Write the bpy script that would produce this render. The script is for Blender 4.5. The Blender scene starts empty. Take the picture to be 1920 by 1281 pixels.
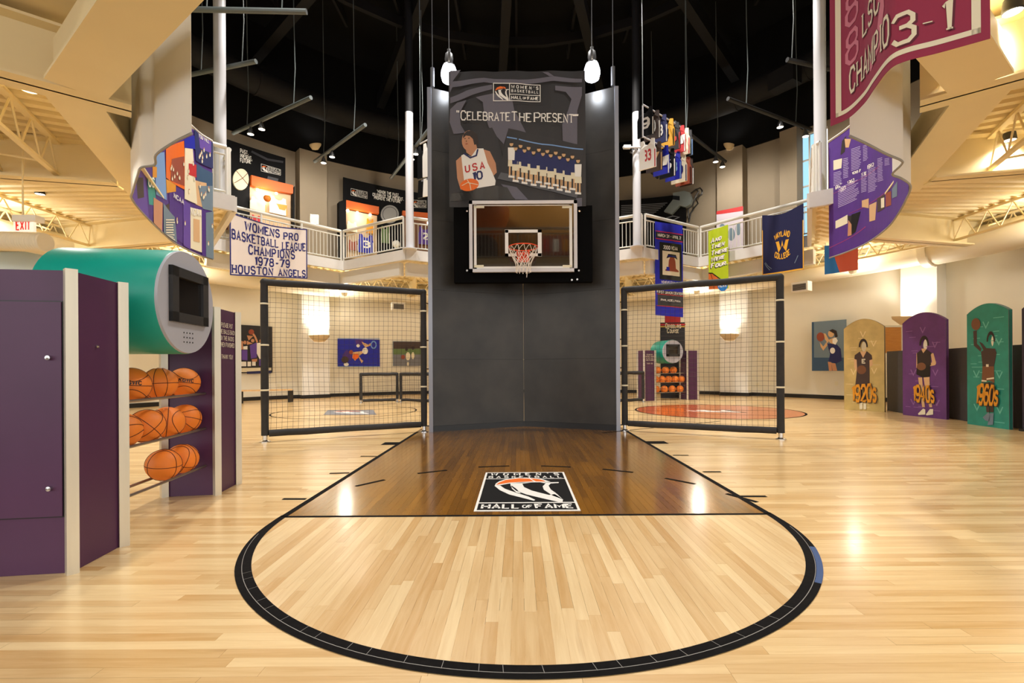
import bpy, bmesh, math, random
from mathutils import Vector, Matrix
from mathutils.geometry import tessellate_polygon
random.seed(7)
PI = math.pi
SC = bpy.context.scene
COL = SC.collection
# ------------------------------------------------------------------ camera, world, lights, exposure
F, HV, HU, CH, ROLL = 890.0, 690.0, 972.0, 1.11, 0.006      # focal px, horizon row, axis column, eye height, roll
cam_d = bpy.data.cameras.new('camera'); cam = bpy.data.objects.new('camera', cam_d); COL.objects.link(cam)
cam_d.sensor_fit = 'HORIZONTAL'; cam_d.sensor_width = 36; cam_d.lens = F / 1920 * 36
cam_d.shift_x = (960 - HU) / 1920; cam_d.shift_y = (HV - 640.5) / 1920
cam_d.clip_start = .02; cam_d.clip_end = 300
cam.matrix_world = Matrix.Translation((0, 0, CH)) @ Matrix.Rotation(PI / 2, 4, 'X') @ Matrix.Rotation(-ROLL, 4, 'Z')
SC.camera = cam
SC.view_settings.view_transform = 'Standard'; SC.view_settings.look = 'None'
SC.view_settings.gamma = 1; SC.view_settings.use_curve_mapping = False
SC.view_settings.exposure = 0.1
world = bpy.data.worlds.new('daylight'); SC.world = world; world.use_nodes = True
bg = world.node_tree.nodes['Background']; bg.inputs[0].default_value = (1, .98, .945, 1); bg.inputs[1].default_value = 1.7
def lamp(kind, loc, energy, color=(1, .93, .82), radius=.1, target=None, angle=1.2, blend=.6):
    d = bpy.data.lights.new('lamp_light', kind); d.energy = energy; d.color = color
    d.shadow_soft_size = radius
    o = bpy.data.objects.new('lamp_light', d); COL.objects.link(o); o.location = loc
    if kind == 'SPOT': d.spot_size = angle; d.spot_blend = blend
    if target is not None: o.rotation_euler = (Vector(target) - Vector(loc)).to_track_quat('-Z', 'Y').to_euler()
    return o
# ------------------------------------------------------------------ photo pixel -> world
_c, _s = math.cos(ROLL), math.sin(ROLL)
def ray(u, v):
    a, b = u - HU, v - HV
    return Vector(((_c * a - _s * b) / F, 1.0, -(_s * a + _c * b) / F))
def P(u, v, d):                       # point at distance d along the view axis
    r = ray(u, v); return Vector((r.x * d, d, CH + r.z * d))
def atz(u, v, z):                     # point on a horizontal plane
    r = ray(u, v); return P(u, v, (z - CH) / r.z)
def G(u, v): return atz(u, v, 0.0)
CX, CY = 0.1, 9.0                     # centre of the round hall
def atr(u, v, R):                     # far hit on a vertical cylinder round the hall's centre
    r = ray(u, v); a = r.x ** 2 + 1; b = -2 * (r.x * CX + CY); c = CX ** 2 + CY ** 2 - R * R
    return P(u, v, (-b + math.sqrt(b * b - 4 * a * c)) / (2 * a))
def pol(R, deg, z=0.0):
    t = math.radians(deg); return Vector((CX + R * math.cos(t), CY + R * math.sin(t), z))
# ------------------------------------------------------------------ materials
def lin(c):
    f = lambda x: x / 12.92 if x <= .04045 else ((x + .055) / 1.055) ** 2.4
    return tuple(f(x / 255) for x in c) + (1,)
MATS = {}
def M(name, rgb=None, rough=.6, metal=0.0, var=.0, scale=8.0, bump=0.0, bscale=60.0, coat=0.0, emit=0.0, spec=.5, trans=0.0, alpha=1.0, stretch=None):
    if name in MATS: return MATS[name]
    m = bpy.data.materials.new(name); m.use_nodes = True; nt = m.node_tree; b = nt.nodes['Principled BSDF']
    col = lin(rgb); b.inputs['Base Color'].default_value = col
    b.inputs['Roughness'].default_value = rough; b.inputs['Metallic'].default_value = metal
    b.inputs['Specular IOR Level'].default_value = spec; b.inputs['Coat Weight'].default_value = coat; b.inputs['Coat Roughness'].default_value = .08
    b.inputs['Transmission Weight'].default_value = trans; b.inputs['Alpha'].default_value = alpha
    if emit:
        b.inputs['Emission Color'].default_value = col; b.inputs['Emission Strength'].default_value = emit
    if var or bump:
        tc = nt.nodes.new('ShaderNodeTexCoord'); mp = nt.nodes.new('ShaderNodeMapping'); nt.links.new(tc.outputs['Object'], mp.inputs[0])
        if stretch: mp.inputs['Scale'].default_value = stretch
    if var:
        n = nt.nodes.new('ShaderNodeTexNoise'); n.inputs['Scale'].default_value = scale; n.inputs['Detail'].default_value = 6; nt.links.new(mp.outputs[0], n.inputs[0])
        r = nt.nodes.new('ShaderNodeValToRGB'); e = r.color_ramp.elements
        e[0].position, e[1].position = .3, .7
        e[0].color = tuple(x * (1 - var) for x in col[:3]) + (1,); e[1].color = tuple(min(1, x * (1 + var)) for x in col[:3]) + (1,)
        nt.links.new(n.outputs[0], r.inputs[0]); nt.links.new(r.outputs[0], b.inputs['Base Color'])
    if bump:
        n2 = nt.nodes.new('ShaderNodeTexNoise'); n2.inputs['Scale'].default_value = bscale; nt.links.new(mp.outputs[0], n2.inputs[0])
        bp = nt.nodes.new('ShaderNodeBump'); bp.inputs['Strength'].default_value = bump; bp.inputs['Distance'].default_value = .01
        nt.links.new(n2.outputs[0], bp.inputs['Height']); nt.links.new(bp.outputs[0], b.inputs['Normal'])
    MATS[name] = m; return m
def wood(name, a, b_, stretch, rough=.3, coat=.45, vary=.5):
    m = bpy.data.materials.new(name); m.use_nodes = True; nt = m.node_tree; b = nt.nodes['Principled BSDF']
    L = nt.links.new; N = nt.nodes.new
    tc = N('ShaderNodeTexCoord'); mp = N('ShaderNodeMapping'); mp.inputs['Scale'].default_value = stretch; L(tc.outputs['Object'], mp.inputs[0])
    oi = N('ShaderNodeObjectInfo'); ge = N('ShaderNodeNewGeometry')
    add = N('ShaderNodeMath'); add.operation = 'ADD'; L(oi.outputs['Random'], add.inputs[0]); L(ge.outputs['Random Per Island'], add.inputs[1])
    fr = N('ShaderNodeMath'); fr.operation = 'FRACT'; L(add.outputs[0], fr.inputs[0])
    off = N('ShaderNodeVectorMath'); off.operation = 'SCALE'; off.inputs[0].default_value = (17, 31, 5); L(fr.outputs[0], off.inputs['Scale'])
    sm = N('ShaderNodeVectorMath'); L(mp.outputs[0], sm.inputs[0]); L(off.outputs[0], sm.inputs[1])
    n = N('ShaderNodeTexNoise'); n.inputs['Scale'].default_value = 2.2; n.inputs['Detail'].default_value = 7; n.inputs['Roughness'].default_value = .62; n.inputs['Distortion'].default_value = .6
    L(sm.outputs[0], n.inputs[0])
    mx = N('ShaderNodeMath'); mx.operation = 'MULTIPLY_ADD'; L(fr.outputs[0], mx.inputs[0]); mx.inputs[1].default_value = vary
    mh = N('ShaderNodeMath'); mh.operation = 'MULTIPLY'; mh.inputs[1].default_value = 1.0 - vary * .5; L(n.outputs[0], mh.inputs[0]); L(mh.outputs[0], mx.inputs[2])
    r = N('ShaderNodeValToRGB'); e = r.color_ramp.elements; e[0].position, e[1].position = .25, .95
    e[0].color = lin(a); e[1].color = lin(b_); L(mx.outputs[0], r.inputs[0])
    vo = N('ShaderNodeTexNoise'); vo.inputs['Scale'].default_value = 1.3; vo.inputs['Detail'].default_value = 2; L(sm.outputs[0], vo.inputs[0])
    rk = N('ShaderNodeValToRGB'); k = rk.color_ramp.elements; k[0].position, k[1].position = .70, .80
    k[0].color = (1, 1, 1, 1); k[1].color = (.62, .5, .38, 1); L(vo.outputs[0], rk.inputs[0])
    mm = N('ShaderNodeMix'); mm.data_type = 'RGBA'; mm.blend_type = 'MULTIPLY'; mm.inputs[0].default_value = .6
    L(r.outputs[0], mm.inputs[6]); L(rk.outputs[0], mm.inputs[7]); L(mm.outputs[2], b.inputs['Base Color'])
    b.inputs['Roughness'].default_value = rough; b.inputs['Coat Weight'].default_value = coat; b.inputs['Coat Roughness'].default_value = .16
    MATS[name] = m; return m
# ------------------------------------------------------------------ mesh building
class MB:
    def __init__(s): s.v = []; s.f = []
    def add(s, vs, fs):
        o = len(s.v); s.v += [tuple(x) for x in vs]; s.f += [tuple(i + o for i in f) for f in fs]; return s
    def box(s, c, size, rz=0.0, mat=None):
        x, y, z = (k / 2 for k in size); c = Vector(c); R = mat or Matrix.Rotation(rz, 3, 'Z')
        return s.add([c + R @ Vector((a * x, b * y, d * z)) for a in (-1, 1) for b in (-1, 1) for d in (-1, 1)],
                     [(0, 1, 3, 2), (4, 6, 7, 5), (0, 4, 5, 1), (2, 3, 7, 6), (0, 2, 6, 4), (1, 5, 7, 3)])
    def beam(s, a, b, w, h):          # a box bar from a to b, w wide (level), h high
        a, b = Vector(a), Vector(b); d = b - a; l = d.length; d.normalize()
        up = Vector((0, 0, 1)) if abs(d.z) < .99 else Vector((0, 1, 0))
        x = d.cross(up).normalized(); z = x.cross(d)
        return s.box((a + b) / 2, (w, l, h), mat=Matrix((x, d, z)).transposed())
    def tube(s, pts, r, n=8, closed=False, caps=True):
        pts = [Vector(p) for p in pts]; k = len(pts); vs = []; fs = []; px = None
        for i, p in enumerate(pts):
            if closed: t = (pts[(i + 1) % k] - pts[i - 1])
            else: t = pts[min(i + 1, k - 1)] - pts[max(i - 1, 0)]
            t.normalize()
            if px is None:
                px = t.cross(Vector((0, 0, 1)) if abs(t.z) < .9 else Vector((1, 0, 0))).normalized()
            px = (px - t * px.dot(t)).normalized(); py = t.cross(px)
            rr = r[i] if isinstance(r, (list, tuple)) else r
            vs += [p + (px * math.cos(2 * PI * j / n) + py * math.sin(2 * PI * j / n)) * rr for j in range(n)]
        for i in range(k if closed else k - 1):
            a, b = i * n, ((i + 1) % k) * n
            fs += [(a + j, a + (j + 1) % n, b + (j + 1) % n, b + j) for j in range(n)]
        if caps and not closed: fs += [tuple(range(n))[::-1], tuple(range((k - 1) * n, k * n))]
        return s.add(vs, fs)
    def lathe(s, prof, o, ax=(0, 0, 1), n=20):     # prof: (radius, along axis)
        ax = Vector(ax).normalized(); x = ax.cross(Vector((0, 0, 1)) if abs(ax.z) < .9 else Vector((1, 0, 0))).normalized(); y = ax.cross(x); o = Vector(o)
        vs = [o + ax * h + (x * math.cos(2 * PI * j / n) + y * math.sin(2 * PI * j / n)) * r for r, h in prof for j in range(n)]
        fs = [(i * n + j, i * n + (j + 1) % n, (i + 1) * n + (j + 1) % n, (i + 1) * n + j) for i in range(len(prof) - 1) for j in range(n)]
        return s.add(vs, fs)
    def prism(s, poly, z0, z1):       # plan polygon raised from z0 to z1
        n = len(poly); vs = [(p[0], p[1], z0) for p in poly] + [(p[0], p[1], z1) for p in poly]
        fs = [(i, (i + 1) % n, n + (i + 1) % n, n + i) for i in range(n)]
        for t in tessellate_polygon([[Vector((p[0], p[1], 0)) for p in poly]]): fs += [tuple(t)[::-1], tuple(n + i for i in t)]
        return s.add(vs, fs)
    def slab(s, poly, nrm, th):       # 3-D planar polygon given thickness along nrm
        nrm = Vector(nrm); n = len(poly); vs = [Vector(p) for p in poly] + [Vector(p) + nrm * th for p in poly]
        fs = [(i, (i + 1) % n, n + (i + 1) % n, n + i) for i in range(n)]
        for t in tessellate_polygon([[Vector(p) for p in poly]]): fs += [tuple(t)[::-1], tuple(n + i for i in t)]
        return s.add(vs, fs)
    def sphere(s, c, r, n=16, m=10, sc=(1, 1, 1)):
        c = Vector(c); vs = [c + Vector((0, 0, -r * sc[2]))]; fs = []
        for i in range(1, m):
            a = -PI / 2 + PI * i / m
            vs += [c + Vector((r * math.cos(a) * math.cos(2 * PI * j / n) * sc[0], r * math.cos(a) * math.sin(2 * PI * j / n) * sc[1], r * math.sin(a) * sc[2])) for j in range(n)]
        vs.append(c + Vector((0, 0, r * sc[2]))); t = len(vs) - 1
        for j in range(n):
            fs.append((0, 1 + (j + 1) % n, 1 + j)); fs.append((t, t - n + j, t - n + (j + 1) % n))
            for i in range(m - 2): a = 1 + i * n; fs.append((a + j, a + (j + 1) % n, a + n + (j + 1) % n, a + n + j))
        return s.add(vs, fs)
    def build(s, name, mat, parent=None, smooth=True, fix=True):
        me = bpy.data.meshes.new(name); me.from_pydata(s.v, [], s.f)
        if fix:
            bm = bmesh.new(); bm.from_mesh(me); bmesh.ops.recalc_face_normals(bm, faces=bm.faces[:]); bm.to_mesh(me); bm.free()
        if smooth:
            me.polygons.foreach_set('use_smooth', [True] * len(me.polygons)); me.set_sharp_from_angle(angle=.6)
        me.materials.append(mat if not isinstance(mat, str) else MATS[mat])
        o = bpy.data.objects.new(name, me); COL.objects.link(o)
        if parent is not None: put(o, parent)
        return o
def put(o, parent):
    o.parent = parent; o.matrix_parent_inverse = WM[parent.name].inverted() if parent.name in WM else Matrix.Identity(4)
WM = {}
LABELS = {}
def tag(o, label, cat, group=None):
    o['label'] = label; o['category'] = cat
    if group: o['group'] = group
    LABELS.setdefault(label, []).append(o.name); return o
def thing(name, label, cat, loc=(0, 0, 0), group=None):
    o = bpy.data.objects.new(name, None); COL.objects.link(o); o.location = loc; o.empty_display_size = .1
    WM[o.name] = Matrix.Translation(loc); return tag(o, label, cat, group)
def struct(o, label=None):
    o['kind'] = 'structure'
    if label: o['label'] = label
    return o
def sroot(name, label=None):
    o = bpy.data.objects.new(name, None); COL.objects.link(o); return struct(o, label)
def copy_tree(o, parent=None):
    c = o.copy(); COL.objects.link(c)
    if parent is not None: c.parent = parent
    for ch in list(o.children): copy_tree(ch, c)
    return c
# ------------------------------------------------------------------ printed surfaces
class Plane:
    curved = False
    def __init__(s, o, ex, ey):
        s.o = Vector(o); s.ex = Vector(ex).normalized(); s.ey = Vector(ey).normalized(); s.n = s.ex.cross(s.ey)
    def at(s, a, b, off=0.0): return s.o + s.ex * a + s.ey * b + s.n * off
    def px(s, u, v):
        r = ray(u, v); o = Vector((0, 0, CH)); t = (s.o - o).dot(s.n) / r.dot(s.n); q = o + r * t - s.o
        return (q.dot(s.ex), q.dot(s.ey))
class Cyl:
    curved = True; seg = .5
    def __init__(s, R): s.R = R
    def at(s, a, b, off=0.0):
        t = a / s.R; r = s.R - off
        return Vector((CX + r * math.sin(t), CY + r * math.cos(t), b))
    def px(s, u, v):
        p = atr(u, v, s.R); return (math.atan2(p.x - CX, p.y - CY) * s.R, p.z)
class Path:                           # a sheet hung along a plan curve; a = arc length, b = height; n points to the side given
    curved = True; seg = .06
    def __init__(s, pts, side=1, sub=8):
        q = [Vector((p[0], p[1])) for p in pts]; q = [q[0] * 2 - q[1]] + q + [q[-1] * 2 - q[-2]]; s.p = []
        for i in range(1, len(q) - 2):
            for k in range(sub):
                t = k / sub; a, b, c, d = q[i - 1:i + 3]
                s.p.append(.5 * ((2 * b) + (c - a) * t + (2 * a - 5 * b + 4 * c - d) * t * t + (3 * b - a - 3 * c + d) * t ** 3))
        s.p.append(q[-2]); s.l = [0.0]
        for i in range(1, len(s.p)): s.l.append(s.l[-1] + (s.p[i] - s.p[i - 1]).length)
        s.side = side; s.L = s.l[-1]
    def at(s, a, b, off=0.0):
        a = min(max(a, 0), s.L); i = 0; lo, hi = 0, len(s.l) - 2
        while lo < hi:
            mid = (lo + hi + 1) // 2
            if s.l[mid] <= a: lo = mid
            else: hi = mid - 1
        i = lo; t = (a - s.l[i]) / max(1e-9, s.l[i + 1] - s.l[i]); q = s.p[i].lerp(s.p[i + 1], t)
        def nn(j):
            d = s.p[min(j + 1, len(s.p) - 1)] - s.p[max(j - 1, 0)]; return Vector((-d.y, d.x)).normalized()
        n = nn(i).lerp(nn(i + 1), t).normalized() * s.side
        return Vector((q.x + n.x * off, q.y + n.y * off, b))
def prt(surf, parent, name, mat, polys, off=.002, px=False):
    mb = MB()
    for poly in polys:
        q = [surf.px(*p) for p in poly] if px else [tuple(p) for p in poly]
        tri = [tuple(q[i] for i in t) for t in tessellate_polygon([[Vector((p[0], p[1], 0)) for p in q]])]
        if surf.curved:
            for _ in range(14):
                out = []; done = True
                for a, b, c in tri:
                    e = [((a[0] - b[0]) ** 2, 0), ((b[0] - c[0]) ** 2, 1), ((c[0] - a[0]) ** 2, 2)]; m, k = max(e)
                    if m > surf.seg ** 2:
                        done = False; a, b, c = ((a, b, c), (b, c, a), (c, a, b))[k]
                        h = ((a[0] + b[0]) / 2, (a[1] + b[1]) / 2); out += [(a, h, c), (h, b, c)]
                    else: out.append((a, b, c))
                tri = out
                if done: break
        for t in tri: mb.add([surf.at(p[0], p[1], off) for p in t], [(0, 1, 2)])
    return mb.build(name, mat, parent, smooth=False, fix=False)
def prts(surf, parent, name, mat, polys, off=.002, px=False):   # one object for each shape
    for q in polys: prt(surf, parent, name, mat, [q], off, px)
def tiny(o): o['kind'] = 'stuff'; return o
def sheet(surf, a0, a1, b0, b1, name, mat, parent, th=.004, na=40, nb=4, wave=None):
    vs = []; fs = []
    for k in (0, 1):
        for i in range(na + 1):
            for j in range(nb + 1):
                a = a0 + (a1 - a0) * i / na; b = b0 + (b1 - b0) * j / nb
                if wave: b += wave(i / na, j / nb)
                vs.append(surf.at(a, b, -th * k))
    W = nb + 1; N = (na + 1) * W
    for i in range(na):
        for j in range(nb):
            q = (i * W + j, (i + 1) * W + j, (i + 1) * W + j + 1, i * W + j + 1); fs += [q, tuple(N + x for x in q[::-1])]
    for i in range(na):
        for j in (0, nb): fs.append((i * W + j, i * W + j + N, (i + 1) * W + j + N, (i + 1) * W + j))
    for j in range(nb):
        for i in (0, na): fs.append((i * W + j, i * W + j + 1, i * W + j + 1 + N, i * W + j + N))
    return MB().add(vs, fs).build(name, mat, parent)
# shapes
def rect(x0, y0, x1, y1): return [(x0, y0), (x1, y0), (x1, y1), (x0, y1)]
def ell(x, y, rx, ry, n=20, rot=0.0, a0=0.0, a1=2 * PI):
    m = n if a1 - a0 > 6.28 else n - 1
    return [(x + rx * math.cos(a0 + (a1 - a0) * i / m) * math.cos(rot) - ry * math.sin(a0 + (a1 - a0) * i / m) * math.sin(rot),
             y + rx * math.cos(a0 + (a1 - a0) * i / m) * math.sin(rot) + ry * math.sin(a0 + (a1 - a0) * i / m) * math.cos(rot)) for i in range(n)]
def stroke(pts, w):                   # ribbon as quads; w a number or a list
    out = []; n = len(pts); ws = w if isinstance(w, (list, tuple)) else [w] * n; L = []; R = []
    for i in range(n):
        a = pts[max(i - 1, 0)]; b = pts[min(i + 1, n - 1)]; dx, dy = b[0] - a[0], b[1] - a[1]; l = math.hypot(dx, dy) or 1
        k = 1.0
        if 0 < i < n - 1:
            ax, ay = pts[i][0] - a[0], pts[i][1] - a[1]; la = math.hypot(ax, ay) or 1
            k = 1 / max(.5, abs((ax * dx + ay * dy) / (la * l)))
        nx, ny = -dy / l * ws[i] / 2 * k, dx / l * ws[i] / 2 * k
        L.append((pts[i][0] + nx, pts[i][1] + ny)); R.append((pts[i][0] - nx, pts[i][1] - ny))
    for i in range(n - 1): out.append([L[i], L[i + 1], R[i + 1], R[i]])
    return out
_o = [(.6, .75), (.46, 1), (.14, 1), (0, .75), (0, .25), (.14, 0), (.46, 0), (.6, .25), (.6, .75), (.46, 1)]
GL = {'A': [[(0, 0), (.3, 1), (.6, 0)], [(.11, .34), (.49, .34)]], 'B': [[(.4, .53), (.55, .64), (.55, .9), (.4, 1), (0, 1)], [(0, 0), (0, 1)], [(0, .53), (.42, .53), (.6, .4), (.6, .12), (.42, 0), (0, 0)]],
 'C': [[(.6, .76), (.46, 1), (.14, 1), (0, .76), (0, .24), (.14, 0), (.46, 0), (.6, .24)]], 'D': [[(0, 0), (0, 1)], [(0, 1), (.38, 1), (.6, .76), (.6, .24), (.38, 0), (0, 0)]],
 'E': [[(.55, 1), (0, 1), (0, 0), (.55, 0)], [(0, .52), (.42, .52)]], 'F': [[(.55, 1), (0, 1), (0, 0)], [(0, .52), (.42, .52)]],
 'G': [[(.6, .76), (.46, 1), (.14, 1), (0, .76), (0, .24), (.14, 0), (.46, 0), (.6, .2), (.6, .45), (.34, .45)]], 'H': [[(0, 0), (0, 1)], [(.6, 0), (.6, 1)], [(0, .5), (.6, .5)]],
 'I': [[(.15, 0), (.15, 1)]], 'J': [[(.5, 1), (.5, .2), (.38, 0), (.12, 0), (0, .2)]], 'K': [[(0, 0), (0, 1)], [(.58, 1), (.02, .45)], [(.2, .6), (.6, 0)]], 'L': [[(0, 1), (0, 0), (.52, 0)]],
 'M': [[(0, 0), (0, 1), (.37, .3), (.74, 1), (.74, 0)]], 'N': [[(0, 0), (0, 1), (.6, 0), (.6, 1)]], 'O': [_o], 'P': [[(0, 0), (0, 1), (.4, 1), (.57, .86), (.57, .62), (.4, .48), (0, .48)]],
 'Q': [_o, [(.36, .26), (.64, -.06)]], 'R': [[(0, 0), (0, 1), (.4, 1), (.57, .86), (.57, .64), (.4, .5), (0, .5)], [(.32, .5), (.6, 0)]],
 'S': [[(.57, .8), (.44, 1), (.14, 1), (.01, .84), (.01, .64), (.14, .53), (.46, .47), (.59, .36), (.59, .16), (.46, 0), (.13, 0), (0, .2)]], 'T': [[(0, 1), (.6, 1)], [(.3, 1), (.3, 0)]],
 'U': [[(0, 1), (0, .22), (.14, 0), (.46, 0), (.6, .22), (.6, 1)]], 'V': [[(0, 1), (.3, 0), (.6, 1)]], 'W': [[(0, 1), (.2, 0), (.42, .8), (.64, 0), (.84, 1)]], 'X': [[(0, 0), (.6, 1)], [(0, 1), (.6, 0)]],
 'Y': [[(0, 1), (.3, .48), (.6, 1)], [(.3, .48), (.3, 0)]], 'Z': [[(0, 1), (.58, 1), (0, 0), (.58, 0)]], '0': [_o], '1': [[(.08, .8), (.3, 1), (.3, 0)]],
 '2': [[(0, .76), (.14, 1), (.46, 1), (.6, .8), (.58, .58), (0, 0), (.6, 0)]], '3': [[(0, .84), (.14, 1), (.44, 1), (.57, .86), (.57, .66), (.42, .54), (.2, .54)], [(.42, .54), (.6, .4), (.6, .16), (.45, 0), (.14, 0), (0, .18)]],
 '4': [[(.42, 0), (.42, 1), (0, .32), (.6, .32)]], '5': [[(.55, 1), (.05, 1), (.03, .58), (.42, .6), (.6, .42), (.6, .18), (.44, 0), (.13, 0), (0, .16)]],
 '6': [[(.55, .86), (.42, 1), (.16, 1), (0, .74), (0, .22), (.14, 0), (.46, 0), (.6, .2), (.6, .4), (.46, .57), (.16, .57), (0, .4)]], '7': [[(0, 1), (.6, 1), (.22, 0)]],
 '8': [[(.44, .54), (.57, .66), (.57, .86), (.44, 1), (.16, 1), (.03, .86), (.03, .66), (.16, .54), (.44, .54), (.6, .4), (.6, .14), (.45, 0), (.15, 0), (0, .14), (0, .4), (.16, .54)]],
 '9': [[(.05, .14), (.18, 0), (.44, 0), (.6, .26), (.6, .78), (.46, 1), (.14, 1), (0, .8), (0, .6), (.14, .43), (.44, .43), (.6, .6)]], '-': [[(.08, .45), (.48, .45)]],
 "'": [[(.12, 1.02), (.1, .78)]], '"': [[(.05, 1.02), (.03, .78)], [(.25, 1.02), (.23, .78)]], '.': [[(.08, 0), (.08, .14)]], '!': [[(.12, 1), (.12, .3)], [(.12, .14), (.12, 0)]]}
def glyphs(s, sw=.15, serif=0.0, gap=.3):     # strokes of a line of text as polygons, height 1; returns polys, width
    x = 0; out = []
    for ch in s:
        if ch == ' ': x += .5; continue
        k = .72 if ch.islower() else 1.0; st = GL[ch.upper()]; wd = max(p[0] for g in st for p in g)
        for g in st:
            q = [(x + p[0] * k, p[1] * k) for p in g]
            out += stroke(q, sw)
            if serif:
                for e in (g[0], g[-1]):
                    if e[1] in (0, 1): out.append(rect(x + e[0] * k - serif, e[1] * k - (sw * .42 if e[1] == 1 else 0) , x + e[0] * k + serif, e[1] * k + (0 if e[1] == 1 else sw * .42)))
        x += (wd + gap) * k
    return out, max(.1, x - gap)
def quadmap(q):                       # unit square -> quad bl, br, tr, tl
    bl, br, tr, tl = q
    return lambda a, b: tuple((bl[i] * (1 - a) + br[i] * a) * (1 - b) + (tl[i] * (1 - a) + tr[i] * a) * b for i in (0, 1))
def textq(s, q, sw=.15, serif=0.0, gap=.3):
    g, w = glyphs(s, sw, serif, gap); f = quadmap(q); return [[f(p[0] / w, p[1]) for p in poly] for poly in g]
def mapq(polys, q):
    f = quadmap(q); return [[f(*p) for p in poly] for poly in polys]
def lines(x0, x1, y0, y1, n, fill=.5, rag=.25, rnd=random):   # unreadably small print
    out = []; h = (y1 - y0) / n
    for i in range(n): out.append(rect(x0, y0 + h * (i + .5 - fill / 2), x1 - (x1 - x0) * rag * rnd.random(), y0 + h * (i + .5 + fill / 2)))
    return out
# ------------------------------------------------------------------ palette
M('wall_cream', (232, 226, 208), .7, var=.02, scale=1.5); M('wall_tan', (146, 132, 112), .75, var=.04, scale=1.2)
M('black_paint', (7, 7, 9), .85, spec=.2); M('black_steel', (20, 20, 23), .7, spec=.3); M('beam_cream', (245, 227, 180), .55, var=.02, scale=2)
M('steel_white', (214, 216, 222), .35); M('steel_white2', (226, 224, 216), .45); M('base_black', (22, 21, 21), .5); M('wainscot', (62, 58, 60), .6, var=.08, scale=14)
M('slab_edge', (222, 220, 216), .5, var=.02); M('hem_grey', (150, 148, 142), .6); M('white_cloth', (238, 232, 220), .8, bump=.1, bscale=9)
M('gap_dark', (96, 66, 34), .6); M('tape', (17, 15, 15), .85, var=.35, scale=30, spec=.1); M('tape_line', (150, 146, 140), .5); M('tape_blue', (28, 74, 130), .4)
M('print_black', (12, 12, 14), .35); M('print_white', (240, 238, 232), .45); M('print_orange', (238, 110, 22), .45); M('print_grey', (118, 120, 128), .5); M('print_dark', (34, 33, 38), .5)
M('print_midgrey', (84, 86, 92), .5); M('print_navy', (24, 32, 92), .6); M('print_skin', (196, 140, 104), .6); M('print_tan', (214, 174, 128), .6); M('print_red', (190, 36, 40), .6); M('print_hair', (42, 30, 26), .6)
M('print_blue', (20, 30, 168), .5); M('print_sky', (120, 160, 214), .6); M('print_purple', (74, 40, 130), .6); M('print_violet', (96, 66, 160), .6); M('print_teal', (48, 150, 140), .6); M('print_yellow', (236, 190, 60), .6)
M('print_sepia', (66, 50, 44), .6); M('print_brown', (120, 78, 48), .6); M('print_cream', (232, 224, 196), .6); M('print_slate', (110, 130, 146), .6); M('print_steelblue', (50, 82, 116), .6)
M('print_green', (96, 120, 70), .6); M('print_gold', (222, 150, 30), .5); M('print_rust', (150, 70, 46), .6); M('print_lime', (190, 204, 24), .6)
M('aluminium', (214, 206, 186), .35, metal=.55, var=.04, scale=20, stretch=(1, 1, .1)); M('chrome', (205, 205, 205), .18, metal=1); M('rod', (150, 140, 132), .3, metal=.8)
M('lamp_glow', (255, 244, 225), .4, emit=6); M('lamp_hot', (236, 240, 255), .4, emit=14); M('lamp_metal', (150, 152, 156), .3, metal=.8)
M('glass', (235, 245, 245), .03, trans=1.0, spec=.5); M('window_blue', (150, 200, 236), .02, trans=.95)
wood('maple_x', (204, 158, 94), (244, 214, 160), (.9, 14, 1)); wood('maple_y', (204, 158, 96), (242, 214, 164), (14, .9, 1))
wood('stain_y', (104, 64, 2), (156, 102, 18), (14, .9, 1), rough=.16, coat=.8)
wood('oak_panel', (176, 106, 34), (214, 150, 60), (2, 2, 14), rough=.4, coat=.2)
# ------------------------------------------------------------------ floor: slab, strip boards, taped lane
XC, DC, RC = .05, 3.57, 1.85
floor = struct(MB().box((0, 6, -.06), (34, 34, .1), 0).build('floor', 'gap_dark', smooth=False), 'pale maple strip floor of the round hall')
def clip(poly, region):               # convex clip
    for i in range(len(region)):
        a, b = region[i], region[(i + 1) % len(region)]; out = []
        ins = lambda p: (b[0] - a[0]) * (p[1] - a[1]) - (b[1] - a[1]) * (p[0] - a[0]) >= 0
        for k in range(len(poly)):
            p, q = poly[k - 1], poly[k]
            if ins(p) != ins(q):
                d1 = (b[0] - a[0]) * (p[1] - a[1]) - (b[1] - a[1]) * (p[0] - a[0]); d2 = (b[0] - a[0]) * (q[1] - a[1]) - (b[1] - a[1]) * (q[0] - a[0])
                t = d1 / (d1 - d2); out.append((p[0] + (q[0] - p[0]) * t, p[1] + (q[1] - p[1]) * t))
            if ins(q): out.append(q)
        poly = out
        if len(poly) < 3: return []
    return poly
semi = [(XC + RC * math.cos(a), DC + RC * math.sin(a)) for a in [PI + PI * i / 48 for i in range(49)]]
lane = [(XC - RC, DC), (XC + RC, DC), (XC + RC, 9.3), (XC - RC, 9.3)]
boards = []                           # polygon, material, top height
BW, GAP = .0572, .0010
x = XC - RC - .01
while x < XC + RC:
    for reg, mt, y0, y1 in ((semi, 'maple_y', DC - RC, DC), (lane, 'stain_y', DC, 9.3)):
        y = y0 - random.random() * .7
        while y < y1:
            l = random.uniform(.5, 1.5); p = clip(rect(x + GAP / 2, max(y, y0) + GAP / 2, x + BW - GAP / 2, min(y + l, y1) - GAP / 2), reg) if y + l > y0 + .03 else []
            if p: boards.append((p, mt, 0.0))
            y += l
    x += BW
y = 1.2
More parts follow.
